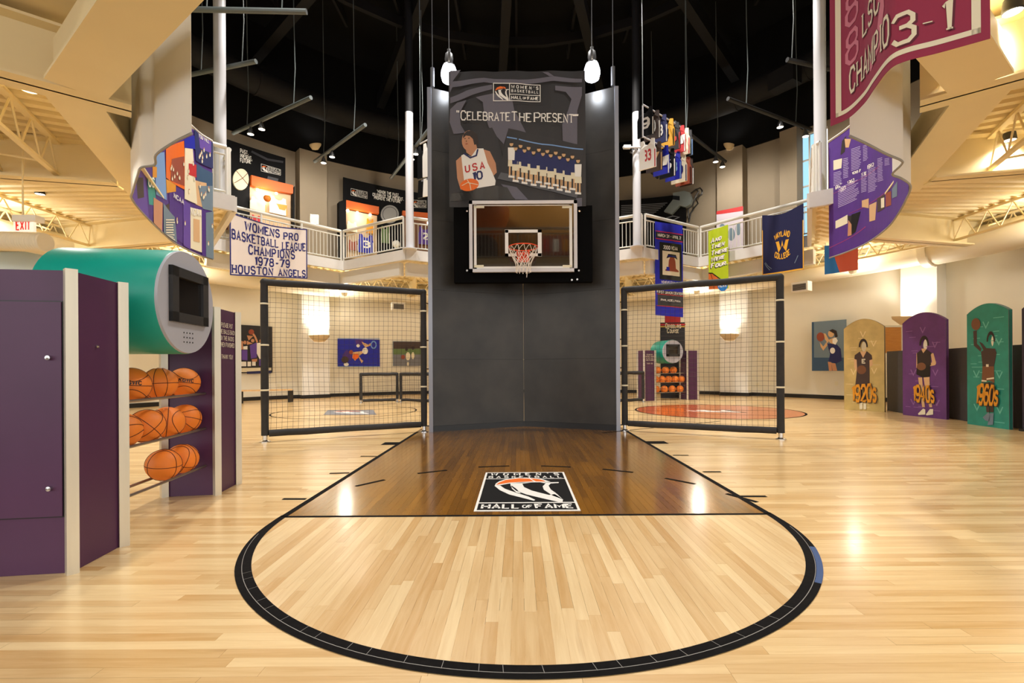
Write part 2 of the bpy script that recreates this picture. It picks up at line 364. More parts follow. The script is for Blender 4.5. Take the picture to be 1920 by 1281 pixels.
while y < 21.5:
    hw = min(13.2, y * 1.15 + 1.2); x = -hw - random.random()
    while x < hw:
        l = random.uniform(.5, 1.7) * (1 if y < 9 else 2); x1 = x + l
        mid = ((x + x1) / 2, y)
        inside = all((px_ - XC) ** 2 + (min(y - DC, 0)) ** 2 < (RC - .1) ** 2 for px_ in (x, x1)) and y > DC - RC and y < 9
        if not inside: boards.append((rect(x + GAP / 2, y + GAP / 2, x1 - GAP / 2, y + BW - GAP / 2), 'maple_x', -.0008))
        x = x1
    y += BW
def seen(b):
    p = b[0]; cx = sum(q[0] for q in p) / len(p); cy = sum(q[1] for q in p) / len(p)
    if cy < 1.6 or abs(cx) > cy * 1.1: return 0
    area = abs(sum(p[i - 1][0] * p[i][1] - p[i][0] * p[i - 1][1] for i in range(len(p)))) / 2
    return area / cy ** 3
boards.sort(key=seen, reverse=True)
def board_mesh(mb, p, z):
    n = len(p); c = (sum(q[0] for q in p) / n, sum(q[1] for q in p) / n); t = .0008
    top = [(q[0], q[1], z) for q in p]; low = [(q[0], q[1], z - .008) for q in p]
    mb.add(top + low, [tuple(range(n))] + [(i, n + i, n + (i + 1) % n, (i + 1) % n) for i in range(n)])
rest = {}
for i, (p, mt, z) in enumerate(boards):
    if len(p) < 3: continue
    if i < 295:
        mb = MB(); board_mesh(mb, p, z); mb.build('plank', mt, floor, smooth=False)
    else:
        mb = rest.setdefault(mt, MB()); n = len(p); mb.add([(q[0], q[1], z) for q in p], [tuple(range(n))])
for mt, mb in rest.items():
    o = mb.build('strip_boards', mt, floor, smooth=False, fix=False); o['kind'] = 'stuff'
FL = Plane((0, 0, 0), (1, 0, 0), (0, 1, 0))
def ring(cx, cy, r0, r1, a0, a1, n=64):
    return [[(cx + r * math.cos(a), cy + r * math.sin(a)) for r, a in ((r0, a0 + (a1 - a0) * i / n), (r1, a0 + (a1 - a0) * i / n), (r1, a0 + (a1 - a0) * (i + 1) / n), (r0, a0 + (a1 - a0) * (i + 1) / n))] for i in range(n)]
prt(FL, floor, 'taped_arc', 'tape', ring(XC, DC, RC - .05, RC + .005, PI - .02, 2 * PI + .02, 90), .0012)
def tring(n=90, a0=PI + .02, a1=2 * PI - .02):
    w = lambda a: RC - .003 + .035 * min(1, max(0, (a - a0) / .5), (a1 - a) / .35) ** .7; st = (a1 - a0) / n
    return [[(XC + r * math.cos(a), DC + r * math.sin(a)) for r, a in ((RC - .004, a0 + st * i), (w(a0 + st * i), a0 + st * i), (w(a0 + st * (i + 1)), a0 + st * (i + 1)), (RC - .004, a0 + st * (i + 1)))] for i in range(n)]
prt(FL, floor, 'taped_arc', 'tape', tring(), .0018)
prt(FL, floor, 'tape_edge', 'tape_line', ring(XC, DC, RC - .0045, RC - .0015, PI + .2, 2 * PI - .15, 90)
    + [stroke([(XC + (RC - .05) * math.cos(a), DC + (RC - .05) * math.sin(a)), (XC + (RC + .0) * math.cos(a + .004), DC + RC * math.sin(a + .004))], .002)[0] for a in [PI + .55 + i * .075 + random.uniform(-.02, .02) for i in range(24)]], .0024)
prt(FL, floor, 'blue_tape_patch', 'tape_blue', ring(XC, DC, RC + .001, RC + .032, 2 * PI - .66, 2 * PI - .36, 12), .0022)
lw = .05
prt(FL, floor, 'lane_line', 'tape', [rect(XC - RC, DC, XC - RC + lw, 8.32), rect(XC + RC - lw, DC, XC + RC, 8.32), rect(XC - RC, DC - .02, XC + RC, DC + .018)], .0013)
dash = []
for a, b in (((530, 936), (574, 936)), ((618, 888), (655, 887)), ((676, 856), (706, 856)), ((1437, 931), (1388, 931)), ((1352, 885), (1318, 885)), ((1291, 854), (1262, 854)),
             ((667, 912), (721, 900)), ((783, 888), (838, 882)), ((897, 876), (955, 874)), ((1015, 874), (1070, 876)), ((1130, 880), (1187, 886)), ((1247, 897), (1304, 908)), ((1362, 926), (1420, 942))):
    A, B = G(*a), G(*b); dash += stroke([(A.x, A.y), (B.x, B.y)], .045)
for u0, v0, u1, v1 in ((718, 832, 752, 828), (1214, 830, 1246, 828)):
    A, B = G(u0, v0), G(u1, v1); dash.append(rect(min(A.x, B.x), A.y - .12, max(A.x, B.x), A.y + .12))
prt(FL, floor, 'lane_marks', 'tape', dash, .0016)
# the hall's emblem, drawn from the floor decal and reused on banners (unit square, y up)
def dec(x, y):
    p = G(860 + x / 7.385, 860 + y / 7.385); return p
E0 = dec(208, 735); E1 = dec(1490, 190); EW = dec(1685, 715).x - E0.x; EHt = E1.y - E0.y
def un(pts): return [((dec(*p).x - E0.x) / EW, (dec(*p).y - E0.y) / EHt) for p in pts]
EM_OR = [un([(515, 372), (560, 338), (650, 303), (830, 280), (980, 285), (1040, 322), (880, 330), (700, 340), (570, 362)]), un([(995, 282), (1110, 292), (1185, 312), (1200, 324), (1070, 324)])]
EM_OUT = [un([(500, 384), (515, 350), (560, 322), (650, 292), (830, 268), (1000, 272), (1150, 290), (1270, 326), (1180, 334), (880, 336), (700, 352), (570, 376)])]
EM_W = [un([(496, 384), (575, 380), (640, 425), (800, 482), (960, 532), (1062, 580), (1040, 592), (900, 556), (700, 505), (570, 445)]),
        un([(716, 352), (1000, 340), (880, 356), (905, 402), (1010, 450), (1130, 482), (1250, 512), (1330, 500), (1446, 572), (1438, 610), (1390, 610), (1150, 556), (940, 505), (800, 455), (722, 392)]),
        un([(730, 380), (790, 420), (860, 490), (800, 478), (735, 420)]),
        un([(1385, 333), (1385, 345), (1275, 352), (1245, 382), (1275, 435), (1340, 480), (1446, 575), (1300, 520), (1180, 440), (1162, 392), (1205, 350), (1130, 338)])]
LG = thing('floor_logo', 'black square floor decal with white swoosh emblem on brown stained lane', 'floor decal', (E0.x + EW / 2, E0.y + EHt / 2, 0))
LP = Plane((E0.x, E0.y, 0), (1, 0, 0), (0, 1, 0))
MB().slab([(E0.x, E0.y, .001), (E0.x + EW, E0.y, .001), (E0.x + EW, E0.y + EHt, .001), (E0.x, E0.y + EHt, .001)], (0, 0, 1), .002).build('backing', 'print_white', LG, smooth=False)
def lq(a0, b0, a1, b1): return [(a0 * EW, b0 * EHt), (a1 * EW, b0 * EHt), (a1 * EW, b1 * EHt), (a0 * EW, b1 * EHt)]
prts(LP, LG, 'black_field', 'print_black', [lq(.025, .02, .975, .155), lq(.025, .175, .975, .775), lq(.025, .79, .975, .98)], .0036)
for w_ in (textq("WOMEN'S", lq(.08, .895, .92, .965), .2, 0, .9), textq('BASKETBALL', lq(.06, .81, .94, .865), .2, 0, .7), textq('HALL', lq(.07, .05, .42, .13), .22), textq('OF', lq(.46, .06, .55, .11), .22), textq('FAME', lq(.59, .05, .94, .13), .22)):
    prt(LP, LG, 'lettering', 'print_white', w_, .0042)
U = [(0, 0), (EW, 0), (EW, EHt), (0, EHt)]
prt(LP, LG, 'emblem_outline', 'print_white', mapq(EM_OUT, U), .0042); prt(LP, LG, 'emblem_ball', 'print_orange', mapq(EM_OR, U), .0048); prt(LP, LG, 'emblem_swoosh', 'print_white', mapq(EM_W, U), .0048)
def logo(surf, parent, q, px=True, off=.003, wide=True):   # boxed logo for banners: emblem plus words, q = quad
    f = lambda a0, b0, a1, b1: [quadmap(q)(a0, b0), quadmap(q)(a1, b0), quadmap(q)(a1, b1), quadmap(q)(a0, b1)]
    prt(surf, parent, 'logo_frame', 'print_white', [f(0, 0, 1, .04), f(0, .96, 1, 1), f(0, 0, .015, 1), f(.985, 0, 1, 1), f(.34, 0, .355, 1), f(.34, .36, 1, .395)], off, px)
    e = f(-.02, -.2, .38, 1.08)
    prt(surf, parent, 'logo_emblem', 'print_white', mapq(EM_W, e), off, px); prt(surf, parent, 'logo_ball', 'print_orange', mapq(EM_OR, e), off + .001, px)
    prt(surf, parent, 'logo_words', 'print_white', textq("WOMEN'S", f(.39, .72, .95, .88), .2, 0, .7) + textq('BASKETBALL', f(.39, .5, .95, .64), .2, 0, .6) + textq('HALL', f(.39, .12, .6, .28), .22) + textq('OF', f(.63, .14, .7, .24), .22) + textq('FAME', f(.73, .12, .95, .28), .22), off, px)
# painted courts farther back
oc = thing('court_circle', 'orange painted court circle with black rim beyond the netting', 'floor decal', (G(1358, 774).x, 11.95, 0))
ocx, ocy, ocr = oc.location.x, 11.95, 1.98
prt(FL, oc, 'rim', 'tape', ring(ocx, ocy, ocr - .05, ocr, 0, 2 * PI, 64), .0016); prt(FL, oc, 'paint', M('paint_orange', (216, 104, 44), .25, coat=.6, var=.06), [ell(ocx, ocy, ocr - .05, ocr - .05, 64)], .0012)
prt(FL, oc, 'emblem', 'print_white', mapq(EM_W, [(ocx - .95, ocy - .7), (ocx + .65, ocy - .7), (ocx + .65, ocy + .7), (ocx - .95, ocy + .7)]), .002)
prt(FL, oc, 'emblem_shadow', 'print_black', mapq(EM_W, [(ocx - .85, ocy - .8), (ocx + .75, ocy - .8), (ocx + .75, ocy + .6), (ocx - .85, ocy + .6)]), .0016)
c2 = G(650, 772); prt(FL, floor, 'court_line', 'tape', ring(c2.x, c2.y, 1.75, 1.79, 0, 2 * PI, 64), .0012)
prt(FL, floor, 'court_line', 'tape', [stroke([(G(1130, 812).x, G(1130, 812).y), (G(1350, 790).x, G(1350, 790).y)], .04)[0]], .0012)
q2 = [tuple(G(*p)[:2]) for p in ((606, 778), (706, 778), (700, 769), (615, 769))]
fd = thing('floor_logo', 'grey emblem decal on pale floor behind the netting with blue photograph beyond', 'floor decal', (c2.x, c2.y, 0))
prt(FL, fd, 'backing', 'print_grey', [q2], .0012); prt(FL, fd, 'emblem_swoosh', 'print_white', mapq(EM_W, q2), .0018); prt(FL, fd, 'emblem_ball', 'print_orange', mapq(EM_OR, q2), .0018)
# ------------------------------------------------------------------ outer wall: cream below, tan above, black drum, black ceiling
RW, ZM, ZT, ZC = 12.5, 4.9, 9.4, 13.6
def arc_wall(name, mat, R, d0, d1, z0, z1, th=.2, n=64, holes=(), label=None):
    mb = MB(); st = (d1 - d0) / n
    for i in range(n):
        a0, a1 = d0 + st * i, d0 + st * (i + 1); zs = [(z0, z1)]
        for h0, h1, b0, b1 in holes:
            if h0 <= (a0 + a1) / 2 <= h1: zs = [(z0, b0), (b1, z1)]
        for b0, b1 in zs:
            if b1 - b0 < .01: continue
            p = [pol(R, a0), pol(R, a1), pol(R + th, a1), pol(R + th, a0)]; mb.prism([(q.x, q.y) for q in p], b0, b1)
    o = mb.build(name, mat); return struct(o, label)
def ang(u, v=600, R=RW):
    p = atr(u, v, R); return math.degrees(math.atan2(p.y - CY, p.x - CX))
def angw(u): return ang(u) % 360
wl0, wl1 = angw(112), angw(26)
wall_low = arc_wall('wall_lower', 'wall_cream', RW, -32, 212, 0, ZM, n=122, holes=((wl0, wl1, 3.25, 4.35),), label='cream curved outer wall under the balcony')
wr0, wr1 = ang(1540, 320), ang(1494, 320)
wall_up = arc_wall('wall_upper', 'wall_tan', RW, -90, 270, ZM, ZT, n=180, holes=((wr0, wr1, 5.6, 9.2),), label='tan curved wall of the upper gallery')
arc_wall('wall_drum', 'black_paint', RW - .06, -90, 270, ZT, ZC, n=120, label='black upper wall of the rotunda')
ceil_hi = struct(MB().prism([tuple(pol(RW + .2, a)[:2]) for a in range(0, 360, 6)], ZC, ZC + .2).build('ceiling', 'black_paint'), 'black rotunda ceiling')
for k, dg in enumerate((24, 48, 72, 94, 118, 140, 160)):
    MB().beam(pol(.8, dg, 12.9), pol(RW - .1, dg, 12.3), .3, .5).build('roof_beam', 'black_steel', ceil_hi)
for r in (4.5, 8.3):
    ps = [pol(r, a, 12.95) for a in range(0, 181, 12)]; mb = MB()
    for a, b in zip(ps, ps[1:]): mb.beam(a, b, .16, .3)
    mb.build('roof_purlin', 'black_steel', ceil_hi)
for k in range(9):
    MB().beam((-8 + k * 2.0, 9, 13.35), (-8 + k * 2.0, 19.5 - abs(k - 4) * .9, 13.35), .08, .3).build('roof_joist', 'black_steel', ceil_hi)
dk = thing('black_duct', 'black round air duct curving under the dark rotunda ceiling', 'duct', pol(11, 90, 10.8))
MB().tube([pol(11.2, a, 10.75) for a in range(8, 175, 4)], .42, 14).build('duct_run', M('duct_black', (24, 23, 24), .75, spec=.3), dk)
for a in range(10, 175, 12): MB().tube([pol(11.2, a - .15, 10.75), pol(11.2, a + .15, 10.75)], .44, 14).build('duct_seam', 'duct_black', dk)
MB().beam(P(1448, 160, 15.6), P(1495, 135, 14.9), .5, .55).build('register', 'black_steel', dk)
# baseboard and pilasters
bl = MB()
for i in range(122):
    a0, a1 = -32 + 2 * i, -30 + 2 * i
    bl.prism([tuple(q[:2]) for q in (pol(RW - .02, a0), pol(RW - .02, a1), pol(RW, a1), pol(RW, a0))], 0, .13)
struct(bl.build('baseboard_outer', 'base_black'), 'black baseboard along cream wall')
def pilaster(u0, u1, z0, z1, mat, name, depth=.35, base=False, v=600):
    a0, a1 = ang(u1, v, RW - depth), ang(u0, v, RW - depth); p = [pol(RW - depth, a0), pol(RW - depth, a1), pol(RW, a1), pol(RW, a0)]
    o = struct(MB().prism([(q.x, q.y) for q in p], z0, z1).build(name, mat))
    if base:
        p = [pol(RW - depth - .02, a0 - .1), pol(RW - depth - .02, a1 + .1), pol(RW, a1 + .1), pol(RW, a0 - .1)]
        MB().prism([(q.x, q.y) for q in p], 0, .13).build('baseboard', 'base_black', o)
    return o
M('pil_white', (240, 238, 232), .7)
for i, (u0, u1) in enumerate(((566, 618), (1349, 1402), (1689, 1757))): pilaster(u0, u1, 0, ZM, 'pil_white', 'wall_pilaster_%d' % (i + 1), .4, True)
for i, (u0, u1) in enumerate(((562, 613), (1344, 1392), (1462, 1494))): pilaster(u0, u1, ZM, ZT - .02, 'wall_tan', 'wall_pier_%d' % (i + 1), .5, False, 320)
# upper-gallery window, far side
def window(name, d0, d1, z0, z1, rows, cols, mat_f, pane):
    w = sroot(name); mb = MB(); R = RW + .06
    for i in range(cols + 1): a = d0 + (d1 - d0) * i / cols; mb.tube([pol(R, a, z0), pol(R, a, z1)], .035, 4)
    for j in range(rows + 1): z = z0 + (z1 - z0) * j / rows; mb.tube([pol(R, d0 + (d1 - d0) * k / 6, z) for k in range(7)], .035, 4)
    mb.build('window_frame', mat_f, w)
    for i in range(cols):
        for j in range(rows):
            a0, a1 = d0 + (d1 - d0) * i / cols, d0 + (d1 - d0) * (i + 1) / cols; b0, b1 = z0 + (z1 - z0) * j / rows, z0 + (z1 - z0) * (j + 1) / rows
            MB().prism([tuple(q[:2]) for q in (pol(R, a0), pol(R, a1), pol(R + .01, a1), pol(R + .01, a0))], b0, b1).build('pane', pane, w)
    return w
window('window_1', wr0, wr1, 5.6, 9.2, 4, 2, 'steel_white2', 'window_blue')
w2 = window('window_2', wl0, wl1, 3.25, 4.35, 2, 5, 'steel_white2', 'window_blue')
# ------------------------------------------------------------------ balcony (mezzanine) with steel framing underneath
INN_L = [(-2.3, 3.5)] + [(-2.9, 3.9), (-3.45, 4.3), (-4.1, 4.75), (-4.7, 5.2), (-5.2, 5.8), (-5.7, 6.5), (-6.1, 7.3), (-6.45, 8.1), (-6.75, 9.0), (-6.75, 9.7), (-6.5, 10.1)] + [(-6.2, 10.4), (-8.8, 13.6), (-6.12, 16.7), (-3.55, 15.1), (.15, 17.2)]
INN_R = [(-p[0] + .3, p[1]) for p in INN_L[:-5]] + [(6.4, 10.4), (8.45, 13.75), (6.27, 16.5), (3.95, 15.0)]
inner = INN_L + INN_R[::-1]
outl = [tuple(pol(RW, a)[:2]) for a in range(-26, 207, 4)]
mezz = MB()
poly = inner[::-1] + [(-11.2, 3.5)] + outl[::-1] + [(11.4, 3.5)]
mezz.prism(poly, 4.74, ZM)
balcony = struct(mezz.build('floor_upper', 'beam_cream'), 'cream balcony floor ringing the hall')
fas = MB()
for a, b in zip(inner, inner[1:]):
    if min(a[1], b[1]) < 9.7: continue
    fas.beam((a[0], a[1], 4.735), (b[0], b[1], 4.735), .1, .33)
fas.build('fascia', 'slab_edge', balcony)
fl2 = MB()
for a, b in zip(inner, inner[1:]):
    if min(a[1], b[1]) < 10.6: continue
    va, vb = Vector((a[0], a[1], 4.34)), Vector((b[0], b[1], 4.34)); out = Vector((va.x + vb.x - 2 * CX, va.y + vb.y - 2 * CY, 0)).normalized() * .4
    fl2.beam(va + out, vb + out, .2, .42)
fl2.build('edge_beam', 'steel_white2', balcony)
gird = [219.5, 193, 166.5, 140, 113.5, 66.5, 40, 13.5, -13, -39.5]
ceil = sroot('ceiling_lower', 'cream steel framing under the balcony')
def ibeam(a, b, depth, fw, name, mat, par, tw=.03):
    mb = MB(); a, b = Vector(a), Vector(b); dz = Vector((0, 0, 1))
    mb.beam(a + dz * depth / 2, b + dz * depth / 2, tw, depth); mb.beam(a + dz * .015, b + dz * .015, fw, .03); mb.beam(a + dz * (depth - .015), b + dz * (depth - .015), fw, .03)
    return mb.build(name, mat, par, smooth=False)
for g in gird: ibeam(pol({219.5: 5.75, -39.5: 5.75, 193: 6.6, -13: 6.6, 166.5: 7.4, 13.5: 7.4}.get(g, 10.0), g, 4.02), pol(12.4, g, 4.02), .64, .34, 'girder', 'beam_cream', ceil)
def boxbeam(a, b, w, h, name='ring_beam'):
    mb = MB(); a, b = Vector(a), Vector(b); mb.beam(a, b, w, h); mb.beam(a + Vector((0, 0, -h / 2)), b + Vector((0, 0, -h / 2)), w + .14, .03); return mb.build(name, 'beam_cream', ceil, smooth=False)
for sgn in (1, -1):
    f = lambda p: Vector((p[0], p[1], p[2])) if sgn == 1 else Vector((.24 - p[0], p[1], p[2]))
    boxbeam(f((-4.5, 4.85, 4.2)), f((-2.3, 3.3, 4.2)) if sgn == 1 else f((-3.45, 4.11, 4.2)), .34, .42)
    boxbeam(f((-4.75, 5.05, 4.3)), f((-6.25, 8.0, 4.3)), .34, .5)
    cb = [f((p[0], p[1], 4.52)) for p in INN_L[3:10]]
    mb = MB()
    for a, b in zip(cb, cb[1:]): mb.beam(a, b, .08, .44)
    mb.build('curved_edge_plate', 'beam_cream', ceil)
def in_void(x, y):                    # inside the open well of the balcony
    c = False
    for (ax, ay), (bx_, by) in zip(inner, inner[1:] + inner[:1]):
        if (ay > y) != (by > y) and x < (bx_ - ax) * (y - ay) / (by - ay) + ax: c = not c
    return c
gs = sorted(gird)
secs = [(gs[i], gs[i + 1]) for i in range(len(gs) - 1)]
for a, b in secs:
    m = (a + b) / 2; h = math.radians((b - a) / 2); dirr = pol(1, m) - Vector((CX, CY, 0)); tan = Vector((-dirr.y, dirr.x, 0)); mb = MB()
    w = 12.3 * math.tan(h); s = -w
    while s < w:
        r0 = max(4.0, abs(s) / math.tan(h)); r1 = math.sqrt(12.45 ** 2 - s * s)
        if r1 > r0 + .2:
            o = Vector((CX, CY, 0)) + tan * s
            while r0 < r1 and (in_void(*(o + dirr * r0)[:2]) or in_void(*(o + dirr * (r0 - .35))[:2]) or (o + dirr * r0).y < 3.55): r0 += .05
            if r0 > r1 - .1: s += .235; continue
            p0, p1 = o + dirr * r0, o + dirr * r1
            if not (min(p0.y, p1.y) < 3.3 and max(p0.y, p1.y) < 3.6):
                x = tan
                mb.add([p0 + x * e + Vector((0, 0, zz)) for e, zz in ((-.085, 4.75), (-.055, 4.66), (.055, 4.66), (.085, 4.75))] + [p1 + x * e + Vector((0, 0, zz)) for e, zz in ((-.085, 4.75), (-.055, 4.66), (.055, 4.66), (.085, 4.75))],
                       [(0, 1, 5, 4), (1, 2, 6, 5), (2, 3, 7, 6), (0, 3, 2, 1), (4, 5, 6, 7)])
        s += .235
    mb.build('deck_corrugation', 'beam_cream', ceil, smooth=False)
    for r in ((7.2, 7.9, 8.6, 9.3, 10.0, 10.7, 11.4) if (b < 10 or a > 170) else (10.5, 11.3)):
        if r * math.tan(h) < .5: continue
        A, B = Vector((CX, CY, 0)) + dirr * r - tan * r * math.tan(h), Vector((CX, CY, 0)) + dirr * r + tan * r * math.tan(h)
        if any(in_void(*A.lerp(B, k_ / 8)[:2]) for k_ in range(9)): continue
        mb = MB(); zt, zb = Vector((0, 0, 4.62)), Vector((0, 0, 4.14)); mb.beam(A + zt, B + zt, .09, .05); mb.beam(A + zb, B + zb, .07, .045)
        L = (B - A).length; k = max(2, round(L / .55)) * 2
        for i in range(k):
            p, q = A.lerp(B, i / k), A.lerp(B, (i + 1) / k)
            mb.tube([p + (zt if i % 2 else zb), q + (zb if i % 2 else zt)], .014, 5)
        mb.build('joist', 'beam_cream', ceil)
    # bridging rods
    mb = MB()
    for e in (-.4, .45):
        A = Vector((CX, CY, 4.16)) + dirr * (7.2 if (b < 10 or a > 170) else 10.2) + tan * e * 3; B = Vector((CX, CY, 4.6)) + dirr * 11.6 + tan * e * 5; mb.tube([A, B], .018, 6)
    mb.build('bridging_rod', 'beam_cream', ceil)
# ------------------------------------------------------------------ black backstop tower with two wings meeting in a corner
M('tower_black', (48, 45, 41), .36, var=.4, scale=2.0, bump=.05, bscale=25); M('tower_edge', (150, 154, 166), .35, metal=.5)
TL, TR, TCn, TZ = Vector((-1.5, 8.3, 0)), Vector((1.71, 8.3, 0)), Vector((.1, 9.02, 0)), 6.02
tower = thing('backstop_tower', 'tall black folded backstop wall behind the glass backboard', 'backstop', TCn)
for A, B in ((TL, TCn), (TCn, TR)):
    d = (B - A).normalized(); n = Vector((d.y, -d.x, 0)); z = .1
    for k, h in enumerate((1.17, 1.22, 1.22, 1.22, 1.09)):
        g = .0012
        MB().slab([A + d * g + Vector((0, 0, z + g)), B - d * g + Vector((0, 0, z + g)), B - d * g + Vector((0, 0, z + h - g)), A + d * g + Vector((0, 0, z + h - g))], n, -.05).build('wall_sheet', 'tower_black', tower, smooth=False); z += h
    MB().slab([A - n * .051, B - n * .051, B - n * .051 + Vector((0, 0, TZ - .01)), A - n * .051 + Vector((0, 0, TZ - .01))], n, -.04).build('backing_frame', 'print_black', tower, smooth=False)
    MB().slab([A + n * .012, B + n * .012, B + n * .012 + Vector((0, 0, .1)), A + n * .012 + Vector((0, 0, .1))], n, -.06).build('kick_board', 'print_black', tower, smooth=False)
for E_, s in ((TL, -1), (TR, 1)):
    MB().box((E_.x + s * .03, E_.y + .04, TZ / 2), (.07, .12, TZ)).build('edge_post', 'tower_edge', tower, smooth=False)
    MB().tube([(E_.x + s * .02 - s * .05, E_.y - .02, TZ), (E_.x - s * .03, E_.y - .02, TZ + .33)], .035, 8).build('guy_rod', 'lamp_metal', tower)
    MB().tube([(E_.x - s * .03, E_.y - .02, TZ + .33), (E_.x - s * .03, E_.y - .02, 12.9)], .006, 5).build('guy_cable', 'lamp_metal', tower)
# ------------------------------------------------------------------ vinyl banner above the backboard
bd = 8.05
b_tl, b_tr, b_br, b_bl = P(841, 131, bd), P(1097, 139, bd), P(1094, 394, bd), P(835, 383, bd)
bz0, bz1 = b_bl.z, b_tl.z
wv = [(b_tl.x + (b_tr.x - b_tl.x) * i / 12, bd + .012 * math.sin(i * 1.9)) for i in range(13)]
BS = Path(wv, side=-1, sub=4); BS.seg = .08
M('banner_black', (28, 27, 33), .45, bump=.05, bscale=5); M('banner_grey', (96, 94, 108), .5)
ban = thing('hanging_banner', 'black and grey vinyl banner with celebrate lettering above the backboard', 'banner', ((b_tl.x + b_tr.x) / 2, bd, bz0))
sheet(BS, 0, BS.L, bz0 - .05, bz1 - .03, 'banner_cloth', 'banner_black', ban, na=240, nb=2)
PB = Plane((b_tl.x, bd, bz0), (1, 0, 0), (0, 0, 1))
class BPx:                            # photo pixels -> arc length and height on the banner
    curved = True; seg = .08
    def at(s, a, b, o=0.0): return BS.at(a, b, o + .004)
    def px(s, u, v):
        a, b = PB.px(u, v); return (a * BS.L / (b_tr.x - b_tl.x), b + bz0)
BP = BPx()
def bq(u0, v0, u1, v1, sk=8 / 256): return [(u0, v1 + (u0 - 841) * sk * 0), (u1, v1 + (u1 - u0) * sk), (u1, v0 + (u1 - u0) * sk), (u0, v0)]
k = 300 / 1372
def bx(pts): return [(820 + x * k, 120 + y * k) for x, y in pts]
prts(BP, ban, 'grey_swoosh', 'banner_grey', [bx(p) for p in (
    [(108, 60), (200, 50), (130, 150), (400, 122), (700, 140), (1000, 110), (1240, 130), (1240, 160), (1000, 150), (700, 180), (400, 160), (130, 200), (105, 250)],
    [(110, 290), (250, 230), (470, 175), (470, 215), (300, 270), (110, 340)],
    [(110, 390), (170, 330), (250, 310), (190, 420), (200, 520), (240, 590), (140, 600), (105, 500)],
    [(330, 290), (480, 250), (640, 300), (660, 400), (760, 590), (610, 560), (570, 690), (440, 540), (400, 420), (390, 330)],
    [(1010, 190), (1240, 200), (1240, 270), (1200, 400), (1200, 690), (1075, 660), (1070, 520), (1120, 400), (1150, 300), (1100, 240), (1010, 230)],
    [(900, 70), (950, 75), (1000, 110), (960, 110)], [(545, 1030), (680, 1060), (780, 1165), (670, 1165)], [(480, 690), (560, 830), (530, 930)], [(1190, 1150), (1240, 1150), (1240, 1220), (1190, 1225)])], .003, True)
LQ = bx([(478, 318), (885, 328), (885, 180), (478, 160)]); logo(BP, ban, LQ, off=.005)
prt(BP, ban, 'title_words', 'print_white', textq('"C', bx([(165, 475), (245, 482), (245, 405), (165, 398)]), .13, .1, .3) + textq('ELEBRATE', bx([(258, 482), (620, 490), (620, 422), (258, 414)]), .14, .12, .26) + textq('T', bx([(640, 492), (680, 492), (680, 416), (640, 415)]), .13, .1) + textq('HE', bx([(705, 493), (800, 495), (800, 425), (705, 424)]), .14, .12)
    + textq('P', bx([(832, 496), (880, 497), (880, 420), (832, 419)]), .13, .1) + textq('RESENT', bx([(895, 497), (1165, 503), (1165, 434), (895, 428)]), .14, .12, .26) + textq('"', bx([(1170, 500), (1195, 500), (1195, 432), (1170, 432)]), .3), .005, True)
# printed player photograph
prt(BP, ban, 'photo_card', 'print_dark', [bx([(110, 625), (470, 545), (520, 640), (560, 800), (500, 1040), (125, 1110)])], .005, True)
prt(BP, ban, 'photo_card', 'print_black', [bx([(125, 1112), (500, 1042), (600, 1060), (660, 1165), (280, 1168), (100, 1180)])], .0045, True)
prts(BP, ban, 'printed_arm', 'print_skin', [bx(p) for p in ([(160, 830), (205, 790), (225, 900), (240, 1000), (260, 1060), (200, 1080), (170, 980)], [(390, 735), (450, 750), (500, 850), (510, 930), (430, 1010), (360, 1050), (350, 1010), (440, 920)], [(235, 680), (330, 680), (345, 740), (300, 800), (250, 760)])], .0062, True)
prt(BP, ban, 'printed_jersey', 'print_white', [bx([(205, 785), (240, 770), (290, 800), (340, 730), (395, 728), (430, 850), (470, 930), (500, 1000), (495, 1040), (340, 1070), (230, 1000), (215, 880)])], .0068, True)
prt(BP, ban, 'printed_head', 'print_skin', [ell(*bx([(272, 660)])[0], 13.5, 19)], .0075, True)
prt(BP, ban, 'printed_hair', 'print_hair', [bx([(220, 640), (224, 605), (255, 578), (300, 576), (342, 608), (352, 690), (318, 698), (306, 648), (280, 622), (246, 616)])], .0082, True)
prt(BP, ban, 'printed_eyes', 'print_hair', [ell(*bx([(238, 642)])[0], 1.8, .8, 8), ell(*bx([(272, 640)])[0], 1.8, .8, 8)], .0082, True); prt(BP, ban, 'printed_mouth', 'print_rust', [ell(*bx([(252, 688)])[0], 2.6, 1.0, 8)], .0082, True); prt(BP, ban, 'printed_nose', 'print_brown', [ell(*bx([(250, 665)])[0], 1.0, 2.0, 8)], .0082, True)
prt(BP, ban, 'printed_collar', 'print_navy', stroke(bx([(228, 768), (285, 808), (335, 790), (348, 735)]), 3), .0082, True)
prt(BP, ban, 'printed_words', 'print_red', textq('USA', bx([(245, 930), (405, 900), (400, 845), (240, 875)]), .2, 0, .5), .0082, True)
prt(BP, ban, 'printed_number', 'print_navy', textq('10', bx([(305, 1000), (385, 985), (380, 925), (300, 935)]), .22), .0082, True)
prt(BP, ban, 'printed_ball', 'print_orange', [ell(*bx([(275, 1040)])[0], 18, 11.5, 20, -.15)], .009, True)
prt(BP, ban, 'ball_lines', 'print_cream', stroke(bx([(200, 1050), (260, 1020), (350, 1040)]), 1.2) + stroke(bx([(250, 985), (280, 1030), (290, 1085)]), 1.2), .0096, True)
